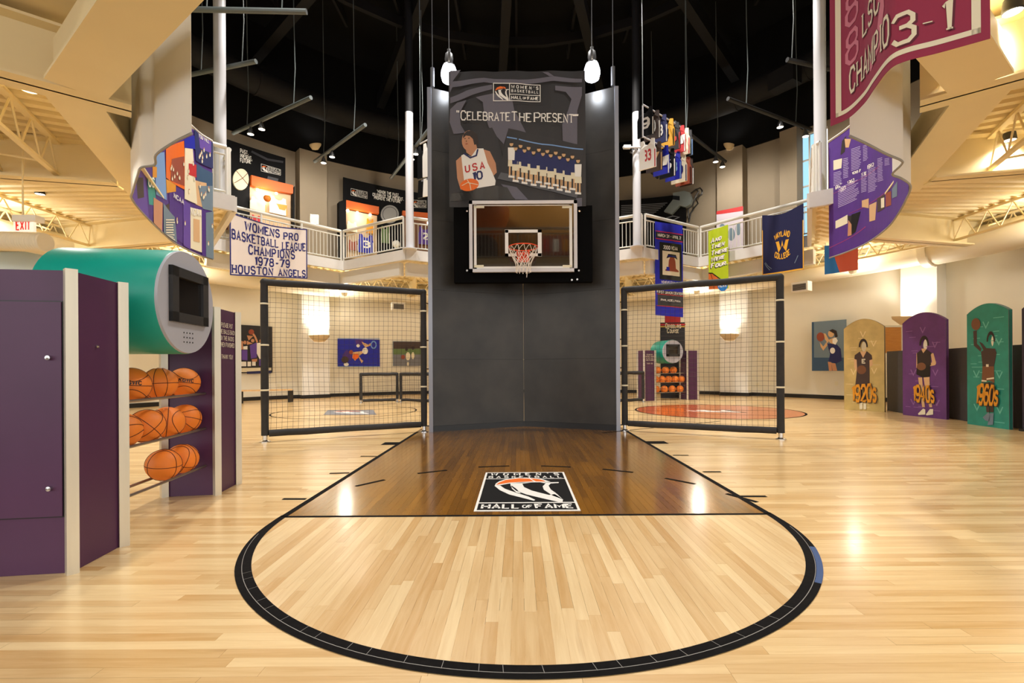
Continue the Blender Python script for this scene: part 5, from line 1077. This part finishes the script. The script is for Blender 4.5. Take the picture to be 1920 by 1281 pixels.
# wall details: bench, outlets
t = thing('bench', 'thin wooden bench standing along cream wall under the players photograph', 'bench', G(490, 756)); A, B = G(446, 757), G(549, 754)
MB().beam(A + Vector((0, 0, .42)), B + Vector((0, 0, .42)), .3, .05).build('seat', 'maple_x', t)
for f in (.04, .5, .96): p = A.lerp(B, f); MB().box((p.x, p.y, .2), (.06, .26, .4)).build('leg', 'base_black', t)
for i, (u, v) in enumerate(((1568, 719), (637, 588), (523, 723), (1420, 722))):
    p = atr(u, v, RW - .012); t = tag(MB().box(p, (.09, .02, .13), math.atan2(p.y - CY, p.x - CX) - PI / 2).build('outlet_plate', 'print_cream', None), ('cream outlet plate low on wall below the navy player photograph', 'small cream plate on wall above the blue photograph', 'cream outlet plate low on wall under the players photograph', 'cream outlet plate low on wall beside the white pilaster')[i], 'outlet')
# ------------------------------------------------------------------ wall sconces on the pilasters
M('sconce_shell', (214, 190, 148), .6)
def sconce(u0, u1, v0, v1, R, label, e, col=(1, .95, .86), h=.25):
    a, b = atr(u0, (v0 + v1) / 2, R), atr(u1, (v0 + v1) / 2, R); w = (b - a).length; m = (a + b) / 2; inn = (Vector((CX, CY, 0)) - Vector((m.x, m.y, 0))).normalized(); ex = (b - a).normalized()
    t = thing('wall_sconce', label, 'lamp', m); mb = MB(); n = 10; V = []; zt = h / 2
    for k_, (sc, z) in enumerate(((1, zt), (.96, zt * .4), (.5, -zt), (.001, -zt * 1.15))):
        V += [m + ex * (w / 2 * sc * math.cos(PI * i / n)) + inn * (w * .42 * sc * math.sin(PI * i / n)) + Vector((0, 0, z)) for i in range(n + 1)]
    Fs = [(k_ * (n + 1) + i, k_ * (n + 1) + i + 1, (k_ + 1) * (n + 1) + i + 1, (k_ + 1) * (n + 1) + i) for k_ in range(3) for i in range(n)]
    mb.add(V, Fs).build('bowl', 'sconce_shell', t)
    MB().add([m + ex * (w * .46 * math.cos(PI * i / n)) + inn * (w * .38 * math.sin(PI * i / n)) + Vector((0, 0, zt - .03)) for i in range(n + 1)], [tuple(range(n + 1))]).build('lens', 'lamp_glow', t)
    q = m + inn * w * .25 + Vector((0, 0, zt + .05)); lamp('SPOT', q, e, col, .12, q - inn * .12 + Vector((0, 0, 1)), 2.3, .8)
sconce(579, 618, 625, 645, RW - .41, 'tan half-bowl sconce on white pilaster behind the netting by the blue photograph', 150)
sconce(1350, 1386, 624, 641, RW - .41, 'tan half-bowl sconce on white pilaster beside the distant ball rack', 70)
sconce(1674, 1740, 592, 612, RW - .41, 'tan half-bowl sconce above the wood panel and purple standee', 160)
sconce(580, 602, 271, 281, RW - .52, 'pale half-bowl sconce high on tan pier by display cases', 25, h=.2); sconce(1357, 1377, 270, 281, RW - .52, 'pale half-bowl sconce high on tan pier beside whistle sign', 25, h=.2)
# ------------------------------------------------------------------ upper gallery displays
def cyl_slab(pxpoly, R, th, name, mat, par, sub=10):
    S = Cyl(R); S.seg = .3; q = [S.px(*p) for p in pxpoly]; o = []
    for i in range(len(q)):
        a, b = q[i - 1], q[i]; o += [(a[0] + (b[0] - a[0]) * k_ / sub, a[1] + (b[1] - a[1]) * k_ / sub) for k_ in range(sub)]
    n = len(o); mb = MB().add([S.at(*p, 0) for p in o] + [S.at(*p, th) for p in o], [(i, (i + 1) % n, n + (i + 1) % n, n + i) for i in range(n)])
    tri = [tuple(q[i] for i in t_) for t_ in tessellate_polygon([[Vector((p[0], p[1], 0)) for p in q]])]
    for _ in range(12):
        out = []; done = True
        for t_ in tri:
            m, k_ = max((abs(t_[j][0] - t_[(j + 1) % 3][0]), j) for j in range(3))
            if m > .3:
                done = False; a, b, c = t_[k_], t_[(k_ + 1) % 3], t_[(k_ + 2) % 3]; h = ((a[0] + b[0]) / 2, (a[1] + b[1]) / 2); out += [(a, h, c), (h, b, c)]
            else: out.append(t_)
        tri = out
        if done: break
    for t_ in tri:
        for o_ in (0, th): mb.add([S.at(*p, o_) for p in t_], [(0, 1, 2)])
    return mb.build(name, mat, par, smooth=False, fix=False)
M('disp_black', (9, 9, 12), .7, spec=.2); M('disp_grey', (52, 52, 58), .5); M('disp_orange', (214, 98, 26), .5); M('disp_back', (206, 176, 138), .6); M('seal_grey', (150, 148, 146), .5); M('lens_small', (255, 240, 220), .4, emit=5)
def jersey(par_name, label, c, ex, w, h, mat, num=None, trim='print_white', group=None, short=False):
    c, ex = Vector(c), Vector(ex).normalized(); S = Plane(c, ex, (0, 0, 1)); t = thing(par_name, label, 'jersey', c, group)
    o = [(-.5, 0), (.5, 0), (.5, .62), (.43, .72), (.42, .98), (.25, 1), (.17, .86), (0, .8), (-.17, .86), (-.25, 1), (-.42, .98), (-.43, .72), (-.5, .62)]
    if short: o = [(-.5, 0), (-.06, 0), (0, .45), (.06, 0), (.5, 0), (.42, 1), (-.42, 1)]
    V = []
    for dz in (0, .035): V += [S.at(p[0] * w, p[1] * h, dz - .02 + .01 * math.sin(p[0] * 9)) for p in o]
    n = len(o); fs = [(i, (i + 1) % n, n + (i + 1) % n, n + i) for i in range(n)]
    for t_ in tessellate_polygon([[Vector((p[0], p[1], 0)) for p in o]]): fs += [tuple(t_)[::-1], tuple(n + i for i in t_)]
    MB().add(V, fs).build('garment', mat, t, smooth=False)
    prts(S, t, 'side_trim', trim, [rect(-.49 * w, 0, -.43 * w, .6 * h), rect(.43 * w, 0, .49 * w, .6 * h)] if not short else [rect(-.42 * w, .9 * h, .42 * w, h)], .017)
    if num: prt(S, t, 'number', trim, textq(num, rect(-.2 * w, .3 * h, .2 * w, .62 * h), .24), .018)
    return t
RD = RW - .3
t = thing('display_wall', 'black display wall with orange-topped lit case beside the tan pier and stepped railing', 'display', atr(490, 400, RD))
cyl_slab([(425, 420), (425, 262), (534, 297), (534, 346), (467, 332), (467, 430)], RD, .06, 'black_header', 'disp_black', t); cyl_slab([(467, 350), (467, 331), (546, 350), (546, 366)], RD, .2, 'orange_band', 'disp_orange', t); cyl_slab([(468, 440), (468, 350), (545, 366), (545, 440)], RD, .02, 'case_back', 'disp_back', t); cyl_slab([(545, 440), (545, 366), (549, 352), (549, 440)], RD, .2, 'case_side', 'disp_black', t)
S = Cyl(RD)
prt(S, t, 'header_words', 'print_white', textq('PAST.', [(449, 288), (464, 291), (464, 285), (449, 280)], .2) + textq('PRESENT.', [(449, 297), (471, 301), (471, 295), (449, 290)], .2) + textq('FUTURE"', [(449, 305), (471, 308), (471, 302), (449, 298)], .2), .07, True)
logo(S, t, [(488, 322), (525, 330), (525, 319), (488, 308)], True, .07)
prt(S, t, 'faint_swoosh', 'disp_grey', stroke([(470, 285), (500, 300), (530, 305)], 4) + stroke([(500, 335), (520, 340)], 8), .066, True)
cyl_slab([(449 + 15 * math.cos(a), 338 + 20 * math.sin(a)) for a in [2 * PI * i / 24 for i in range(24)]], RD, .12, 'ball_medallion', 'print_cream', t, 2); prt(S, t, 'medallion_lines', 'print_brown', stroke([(440, 322), (452, 336), (462, 348)], 1.2) + stroke([(436, 345), (452, 336), (462, 326)], 1.2), .125, True)
for i, u in enumerate((483, 518)): p = atr(u, 356 + i * 7, RD - .12); MB().sphere(p, .05, 10, 6).build('case_lamp', 'lens_small', t)
lamp('POINT', atr(500, 362, RD - .35), 18, (1, .9, .75), .08); lamp('POINT', atr(676, 404, RD - .45), 18, (1, .9, .75), .08)
for (u, v, w, h, mt, lb, nm) in ((484, 383, .55, .45, 'print_cream', 'cream jersey hung in the lit case under PAST PRESENT FUTURE header', None), (522, 386, .62, .62, 'print_white', 'white and gold jersey hung in the lit case under PAST PRESENT FUTURE header', '1'), (480, 412, .3, .3, 'print_red', 'small red shirt hung low in the lit case beside cream banner', None)):
    p = atr(u, v, RD - .12); jersey('case_jersey', lb, p + Vector((0, 0, -h / 2)), (p.y - CY, -(p.x - CX), 0), w, h, mt, nm, 'print_gold')
basketball('basketball', 'orange basketball displayed between jerseys in the lit upper case', atr(501, 372, RD - .42), rrot(), 'basketballs on display')
t = thing('display_wall', 'black display wall with round seal and lit cases behind the slim column', 'display', atr(720, 420, RD))
cyl_slab([(643, 475), (643, 333), (806, 366), (806, 480)], RD, .06, 'black_header', 'disp_black', t); cyl_slab([(644, 392), (644, 378), (708, 391), (708, 404)], RD, .25, 'orange_band', 'disp_orange', t); cyl_slab([(753, 407), (753, 398), (806, 403), (806, 411)], RD, .25, 'orange_band', 'disp_orange', t)
cyl_slab([(646, 485), (646, 394), (706, 406), (706, 485)], RD, .09, 'case_back', 'disp_back', t); cyl_slab([(754, 485), (754, 409), (806, 412), (806, 485)], RD, .09, 'case_back', 'print_brown', t); cyl_slab([(632, 485), (632, 382), (645, 378), (645, 485)], RD, .3, 'case_side', 'disp_black', t)
logo(S, t, [(657, 367), (688, 374), (688, 361), (657, 354)], True, .07); logo(S, t, [(774, 390), (799, 391), (799, 377), (774, 376)], True, .07)
prt(S, t, 'header_words', 'print_white', textq('"HONOR THE PAST.', [(706, 362), (748, 370), (748, 365), (706, 357)], .2) + textq('CELEBRATE THE PRESENT.', [(698, 368), (756, 377), (756, 372), (698, 363)], .2) + textq('PROMOTE THE FUTURE"', [(701, 374), (752, 382), (752, 377), (701, 369)], .2), .07, True)
cyl_slab([(730 + 17 * math.cos(a), 403 + 17 * math.sin(a)) for a in [2 * PI * i / 24 for i in range(24)]], RD, .1, 'round_seal', 'seal_grey', t, 2); prt(S, t, 'seal_ring', 'disp_grey', [[(730 + r * math.cos(a), 403 + r * math.sin(a)) for r, a in ((13, a0), (14, a0), (14, a0 + .3), (13, a0 + .3))] for a0 in [i * .3 for i in range(21)]], .105, True)
for u, v in ((652, 395), (670, 399), (694, 403), (803, 418)): MB().sphere(atr(u, v, RD - .15), .06, 10, 6).build('case_lamp', 'lens_small', t)
for (u, v, w, h, mt, lb, nm) in ((686, 457, .62, .75, 'print_blue', 'bright blue jersey on stand in lit case near round seal', '3'), (660, 425, .4, .4, 'print_cream', 'cream jersey hung in lit case above the blue jersey', None), (662, 460, .35, .4, 'print_rust', 'rust red shirt in lit case beside the blue jersey', None), (797, 442, .55, .75, 'print_violet', 'violet jersey in case between slim column and tower', '2'), (694, 424, .3, .6, 'print_gold', 'gold jersey hung in lit case above the blue jersey', None), (722, 440, .35, .7, 'print_green', 'olive green shirt in dark case below the round seal', None)):
    p = atr(u, v, RD - .2); jersey('case_jersey', lb, p + Vector((0, 0, -h / 2)), (p.y - CY, -(p.x - CX), 0), w, h, mt, nm)
basketball('display_ball', 'white basketball displayed low below the round seal', atr(743, 458, RD - .42), rrot(), 'basketballs on display').children[0].data = (lambda me: (me.materials.clear(), me.materials.append(MATS['print_white']), me)[2])(MB().sphere((0, 0, 0), .16, 24, 14).build('tmp_ball', 'print_white').data); bpy.data.objects.remove(bpy.data.objects['tmp_ball'])
t = thing('display_wall', 'black text panel with silver whistle standing out behind slim column', 'display', atr(1220, 420, RD))
cyl_slab([(1157, 480), (1157, 377), (1264, 367), (1287, 392), (1287, 480)], RD, .06, 'black_panel', 'disp_black', t)
o = []
for i in range(9):
    y0 = 386 + i * 3.4; o.append([(1165, y0 + 1.5), (1165, y0), (1252 - i * 4.2, y0 - 5.2), (1252 - i * 4.2, y0 - 3.7)])
tiny(prt(S, t, 'panel_fine_print', 'print_grey', o, .066, True)); prt(S, t, 'panel_emblem', 'print_grey', stroke([(1250, 410), (1262, 406), (1274, 408), (1262, 414)], 2), .066, True)
M('whistle_silver', (150, 160, 160), .35, metal=.3)
w = thing('whistle_sign', 'silver whistle relief with black lanyard mounted on black text panel', 'sign', atr(1285, 380, RD))
cyl_slab([(1264, 365), (1285, 361), (1296, 364), (1300, 376), (1297, 386), (1288, 391), (1277, 388), (1262, 404), (1247, 399), (1265, 376)], RD, .22, 'whistle_body', 'whistle_silver', w, 3); prt(S, w, 'whistle_slot', 'print_black', [[(1265, 370), (1277, 371), (1277, 379), (1263, 377)]], .226, True)
MB().tube([S.at(*S.px(u, v), .1) for u, v in ((1297, 364), (1306, 357), (1314, 354), (1318, 359), (1317, 366), (1306, 374), (1310, 383), (1302, 392), (1296, 402), (1293, 418))], .03, 6).build('lanyard', 'print_black', w); MB().tube([S.at(*S.px(u, v), .08) for u, v in ((1306, 357), (1311, 360), (1305, 370), (1300, 386), (1291, 394), (1293, 418))], .025, 6).build('lanyard', 'print_black', w)
t = thing('display_wall', 'pale poster panel with red heading on tan pier behind lime banner', 'display', atr(1370, 420, RW - .55)); S2 = Cyl(RW - .53)
cyl_slab([(1344, 480), (1344, 398), (1394, 388), (1394, 480)], RW - .53, .04, 'pale_panel', M('pale_lilac', (206, 196, 210), .5), t); prt(S2, t, 'red_heading', 'print_red', [[(1344, 403), (1344, 397), (1394, 387), (1394, 396)]], .045, True); tiny(prt(S2, t, 'panel_scene', 'print_slate', [ell(1355, 430, 6, 10), ell(1372, 440, 7, 12), ell(1385, 430, 5, 12)], .045, True))
t = thing('wall_notice', 'small white framed notice on tan pier above railing', 'notice', atr(589, 411, RW - .55)); cyl_slab([(581, 420), (581, 402), (597, 403), (597, 421)], RW - .52, .03, 'frame', 'aluminium', t); cyl_slab([(582.5, 418), (582.5, 404), (595.5, 405), (595.5, 419)], RW - .52, .035, 'paper', 'print_white', t)
# ------------------------------------------------------------------ hanging track bars with spot heads
M('track_grey', (92, 100, 100), .5); M('track_dark', (26, 26, 27), .6)
def track(a, b, label, heads=(), dark=False, cables=(.2, .8)):
    A, B = atz(*a, 8.3), atz(*b, 8.3); t = thing('track_light', label, 'track light', (A + B) / 2, 'hanging track bars')
    MB().tube([A, B], .055, 10).build('bar', 'track_dark' if dark else 'track_grey', t)
    for f in cables: p = A.lerp(B, f); MB().tube([p, p + Vector((.05, 0, 1.0)), p + Vector((.02, 0, 2.4)), Vector((p.x, p.y, 13.5))], .012, 5).build('cable', 'track_grey', t)
    if heads:
        q = A.lerp(B, heads[-1]); o_ = (q - Vector((CX, CY, q.z))).normalized(); lamp('SPOT', q + Vector((0, 0, -.32)), 260, (1, .93, .82), .08, q + o_ * 2.5 + Vector((0, 0, -1.6)), 2.2, .8)
    for f in heads:
        p = A.lerp(B, f); hd = MB().lathe([(.02, .02), (.03, -.08), (.05, -.12), (.095, -.26), (.085, -.27)], p, (0, 0, 1), 14).build('spot_head', 'lamp_metal', t); MB().lathe([(.085, -.265), (.001, -.265)], p, (0, 0, 1), 14).build('lens', 'lamp_glow', hd)
track((583, 183), (437, 250), 'grey hanging track bar with two spot heads above PAST PRESENT FUTURE display', (.6, .75)); track((685, 234), (590, 303), 'grey hanging track bar with two spot heads in front of tan pier and display cases', (.62, .8))
track((808, 238), (733, 334), 'grey hanging track bar with two spot heads beside striped jerseys and column', (.32, .42)); track((480, 115), (352, 141), 'pale hanging track bar crossing in front of thick white column, lower one'); track((575, 22), (340, 17), 'pale hanging track bar crossing thick white column near its top')
track((1265, 230), (1360, 303), 'grey hanging track bar with two spot heads beside the hanging jerseys', (.78, .93), True); track((1365, 185), (1520, 243), 'grey hanging track bar with lit spot near the white column', (.6, .93), True); track((1476, 112), (1560, 130), 'dark hanging track bar ending behind the thick white column', (), True, (.1,)); track((1212, 313), (1233, 333), 'short dark track bar end showing below the hanging jerseys', (), True, (.5,))
# ------------------------------------------------------------------ jerseys hanging from ceiling bars
A, B = P(1205, 198, 12.6), P(1286, 246, 14.0)
t = thing('jersey_bar', 'thin pale ceiling bar carrying two rows of hanging jerseys', 'bar', (A + B) / 2); MB().tube([A + Vector((0, 0, .03)), B + Vector((0, 0, .03))], .02, 6).build('rail', 'steel_white', t)
for X in (A, B): MB().tube([X, Vector((X.x, X.y, 13.5))], .01, 5).build('cable', 'track_grey', t); MB().tube([X, X + Vector((0, 0, -.85))], .02, 6).build('drop_rod', 'steel_white', t)
MB().tube([A + Vector((0, 0, -.82)), B + Vector((0, 0, -.82))], .02, 6).build('rail', 'steel_white', t)
ex = Vector((.75, -.66, 0))
for i, (f, mt, tr, nm, lb) in enumerate(((.06, 'print_black', 'print_white', '9', 'black jersey'), (.2, 'print_sepia', 'print_white', '20', 'dark maroon jersey'), (.36, 'print_navy', 'print_white', '13', 'navy jersey'), (.52, 'gold_ink', 'print_black', '4', 'gold jersey'), (.66, 'print_dark', 'print_red', '5', 'charcoal jersey with red number'), (.79, 'print_red', 'print_white', '1', 'red jersey'), (.9, 'print_cream', 'print_red', '2', 'cream jersey with red number'), (.98, 'print_dark', 'print_sky', '8', 'charcoal jersey with blue number'))):
    p = A.lerp(B, f) + Vector((0, 0, -.78)); jersey('hanging_jersey', lb + ' on the upper row of the ceiling bar', p, ex, .46, .76, mt, nm, tr, 'jerseys hanging from the ceiling bar')
for i, (f, mt, tr, nm, lb) in enumerate(((.1, 'print_white', 'print_red', '33', 'white jersey with red number'), (.24, 'print_sepia', 'print_tan', '7', 'maroon jersey'), (.4, 'print_blue', 'print_white', '1', 'royal blue jersey'), (.54, 'print_black', 'print_white', '6', 'black jersey'), (.68, 'print_blue', 'print_sky', '3', 'royal blue jersey with pale number'), (.82, 'print_cream', 'print_navy', '0', 'cream jersey with navy number'), (.93, 'print_rust', 'print_black', '4', 'rust jersey'), (1.0, 'print_sepia', 'print_white', '2', 'dark brown jersey'))):
    p = A.lerp(B, f) + Vector((0, 0, -1.62)); jersey('hanging_jersey', lb + ' on the lower row of the ceiling bar', p, ex, .46, .78, mt, nm, tr, 'jerseys hanging from the ceiling bar')
A, B = P(788, 272, 13.9), P(806, 262, 13.2); t = thing('jersey_bar', 'thin pale ceiling bar with jerseys showing beside the tower edge', 'bar', (A + B) / 2); MB().tube([A + Vector((0, 0, .03)), B + Vector((0, 0, .03))], .02, 6).build('rail', 'steel_white', t); MB().tube([A, Vector((A.x, A.y, 13.5))], .01, 5).build('cable', 'track_grey', t)
for f, mt, lb in ((.3, 'print_black', 'black and white striped jersey showing beside the tower edge'), (.85, 'print_white', 'white jersey showing beside the tower edge')):
    p = A.lerp(B, f) + Vector((0, 0, -1.0)); jersey('hanging_jersey', lb, p, (.85, -.5, 0), .4, .95, mt, None, 'print_white' if f < .5 else 'print_black', 'jerseys hanging beside the tower'); jersey('hanging_shorts', lb.replace('jersey', 'shorts').replace('showing', 'hanging low'), p + Vector((0, 0, -.55)), (.85, -.5, 0), .4, .5, mt, None, 'print_grey', 'jerseys hanging beside the tower', True)
# ------------------------------------------------------------------ ducts, grilles, exit sign, mural, ceiling spots on the lower level
M('duct_cream', (232, 222, 196), .5)
t = thing('cream_duct', 'big cream round duct running along the curved wall under the balcony', 'duct', pol(11.5, 90, 4.22)); RDc = 11.55
fa = ang(1745, 480, RDc)
MB().tube([pol(RDc, a, 4.15) for a in [-32 + (fa + 32) * i / 20 for i in range(21)]], .37, 18).build('duct_run', 'duct_cream', t); MB().tube([pol(RDc, a, 4.15) for a in [fa + (212 - fa) * i / 70 for i in range(71)]], .3, 18).build('duct_run', 'duct_cream', t)
MB().tube([pol(RDc, fa - .5, 4.15), pol(RDc, fa + .5, 4.15)], .42, 20).build('flange', 'duct_cream', t)
for a in (60, 85, 105, 130, 150, 175, 195, 20, 5, -12, -25): MB().tube([pol(RDc, a, 4.4), pol(RDc, a, 4.75)], .012, 5).build('hanger', 'beam_cream', t)
for u, v, lb in ((1503, 538, 'white box grille on duct beside the net frame'), (746, 575, 'white box grille on duct above the outdoor photograph')):
    p = atr(u, v, RDc - .48); r_ = math.atan2(p.y - CY, p.x - CX) - PI / 2; g = thing('duct_grille', lb, 'grille', p); MB().box(p, (.5, .3, .3), r_).build('housing', 'pil_white', g, smooth=False)
    inn = (Vector((CX, CY, p.z)) - p).normalized(); MB().box(p + inn * .155 + Vector((0, 0, -.02)), (.4, .02, .2), r_).build('grille_back', 'wainscot', g, smooth=False)
    for k_ in range(5): MB().box(p + inn * .17 + Vector((0, 0, -.1 + k_ * .04)), (.4, .02, .012), r_).build('slat', 'hem_grey', g, smooth=False)
t = thing('flex_duct', 'short ribbed cream duct hanging near the exit sign', 'duct', P(30, 455, 6.5)); p0, p1 = P(-60, 450, 6.5), P(86, 455, 6.5); mb = MB(); pr_ = [p0.lerp(p1, i / 60) for i in range(61)]
mb.tube(pr_, [.125 + (.006 if i % 2 else 0) for i in range(61)], 18).build('ribbed_run', 'duct_cream', t); MB().tube([p0 + Vector((.3, 0, .1)), p0 + Vector((.3, 0, 1.8))], .01, 5).build('hanger', 'beam_cream', t)
t = thing('exit_sign', 'white exit sign with red letters hanging from cream ceiling', 'sign', P(43, 420, 7)); fbox(t, 'housing', 'pil_white', 22, 403, 66, 414, 6.95, .14); fbox(t, 'face', M('exit_face', (248, 238, 226), .5, emit=.5), 25, 413, 63, 434, 7, .04)
SE = Plane((0, 7, 0), (1, 0, 0), (0, 0, 1)); prt(SE, t, 'lettering', M('exit_red', (214, 36, 18), .5, emit=.4), textq('EXIT', [(31, 431), (57, 431), (57, 415), (31, 415)], .22, 0, .28), .004, True); p = P(43, 403, 7); MB().tube([p, Vector((p.x, p.y, 4.66))], .012, 6).build('stem', 'beam_cream', t)
t = thing('wall_mural', 'pale blue mural panel with cup and ribbon under side window', 'mural', atr(60, 500, RW - .1)); S = Cyl(RW - .1); cyl_slab([(-20, 520), (-20, 474), (124, 468), (124, 516)], RW - .12, .04, 'panel', M('mural_pale', (200, 222, 240), .6), t)
prt(S, t, 'painted_cup', 'print_sky', [[(30, 470), (56, 470), (58, 504), (28, 504)]], .03, True); prt(S, t, 'painted_ribbon', 'print_violet', stroke([(58, 500), (75, 502), (90, 495), (97, 482), (105, 476), (113, 484), (117, 506)], 4), .03, True); prt(S, t, 'painted_corner', M('mural_pink', (214, 176, 214), .6), [[(-20, 490), (14, 484), (12, 515), (-20, 515)]], .03, True)
for i, (u, v, d_) in enumerate(((54, 158, 5.4), (156, 275, 7.6), (75, 358, 9.5), (1893, 255, 7.2), (1899, 10, 4.6))):
    p = P(u, v, d_); t = thing('ceiling_spot', ('round spotlight beside the deep cream girder near the white drape', 'round spotlight hanging between cream joists above exit sign', 'small black spotlight on joist above the exit sign', 'coiled black cable spotlight among joists beyond maroon banner', 'black round spotlight above the maroon banner corner')[i], 'lamp', p, 'spotlights under the balcony')
    MB().tube([p, Vector((p.x, p.y, 4.66))], .014, 6).build('stem', 'beam_cream', t); MB().lathe([(.03, .1), (.07, .06), (.085, -.06), (.075, -.07)], p, (0, 0, 1), 14).build('can', 'track_dark' if i > 1 else 'beam_cream', t); MB().lathe([(.075, -.065), (.001, -.065)], p, (0, 0, 1), 14).build('lens', 'lamp_glow', t)
    aim = SL.at(SL.L * .8, 4.2) if i == 0 else SR.at(SR.L * .8, 4.2) if i == 4 else p + Vector((0, .0, -2))
    lamp('SPOT', p + Vector((0, 0, -.09)), 120, (1, .95, .87), .07, aim, 2.4, .7)
UPL = ('beyond the ribbed hanging duct', 'above the pale blue mural', 'behind the teal drum', 'above the players photograph', 'above the blue photograph', 'behind the tower beside outdoor photograph', 'behind the tower near the course sign', 'above pilaster by distant rack', 'above the navy player photograph', 'above the purple standee', 'above the teal standee', 'beyond the dark standee')
for i, dg in enumerate((206, 190, 176, 153, 127, 103, 77, 53, 27, 4, -10, -26)):  # ring of fill lamps added to brighten the deck, modelled on one real fixture
    p = pol(10.95, dg, 3.95); t = thing('fill_uplight', 'small cream uplight on round duct ' + UPL[i], 'lamp', p, 'uplights along the cream duct'); inn = (Vector((CX, CY, p.z)) - p).normalized()
    MB().lathe([(.02, -.14), (.09, -.1), (.12, 0), (.11, .01)], p, (0, 0, 1), 14).build('bowl', 'duct_cream', t); MB().lathe([(.11, .0), (.001, .0)], p, (0, 0, 1), 14).build('lens', 'lamp_glow', t); MB().tube([p + Vector((0, 0, -.08)), pol(11.548 - (.372 if dg < fa else .302) - .015, dg, 4.15)], .012, 6).build('bracket', 'duct_cream', t)
    lamp('POINT', p + Vector((0, 0, .12)), 48, (1, .95, .85), .12)
# ------------------------------------------------------------------ gallery behind the viewpoint, mirrored in the backboard glass
rg = MB(); rg.box((0, -1.9, 4.8), (9, 2.8, .2)); struct(rg.build('floor_gallery', 'beam_cream'), 'gallery floor over the entrance')
railing([(-3.2, -.7), (3.2, -.7)], 'white gallery railing over the entrance, mirrored in the backboard glass')
struct(MB().box((.4, -3.2, 6.6), (7.4, .12, 3.4)).build('wall_gallery', M('ochre', (196, 142, 60), .7)), 'ochre gallery wall over the entrance')
t = thing('giant_ball', 'giant orange basketball model in the gallery over the entrance', 'sculpture', (-1.6, -2.2, 4.9)); MB().sphere((-1.35, -1.98, 6.98), 1.05, 28, 16).build('shell', 'ball_leather', t); MB().lathe([(.6, 0), (.6, .9), (.45, 1.1)], (-1.35, -1.98, 4.9), (0, 0, 1), 20).build('plinth', 'print_sepia', t)
t = thing('gallery_poster', 'red and cream poster strip on the ochre gallery wall', 'poster', (1.7, -3.1, 5.8)); MB().box((1.7, -3.11, 6.0), (1.8, .04, .8)).build('panel', 'print_rust', t, smooth=False); GS = Plane((2.6, -3.088, 5.6), (-1, 0, 0), (0, 0, 1))
for i in range(4): prt(GS, t, 'printed_block', ('print_cream', 'print_gold', 'print_white', 'print_red')[i], [rect(.15 + i * .4, .15, .4 + i * .4, .65)], .003)
for x_ in (-1.2, 2.2):  # lamps added to brighten the gallery as mirrored in the backboard
    p = Vector((x_, -1.6, 8.6)); t = thing('pendant_lamp', 'globe pendant over the entrance gallery ' + ('above the giant ball' if x_ < 0 else 'before the red poster'), 'lamp', p, 'gallery pendant lamps')
    MB().lathe([(.005, .3), (.05, .26), (.1, .14)], p, (0, 0, 1), 14).build('cap', 'lamp_metal', t); MB().sphere(p, .14, 16, 10).build('globe', 'lamp_glow', t); MB().tube([p + Vector((0, 0, .3)), Vector((x_, -1.6, 13.5))], .008, 5).build('cable', 'lamp_metal', t)
    lamp('POINT', p + Vector((0, .0, -.22)), 260, (1, .9, .75), .12)
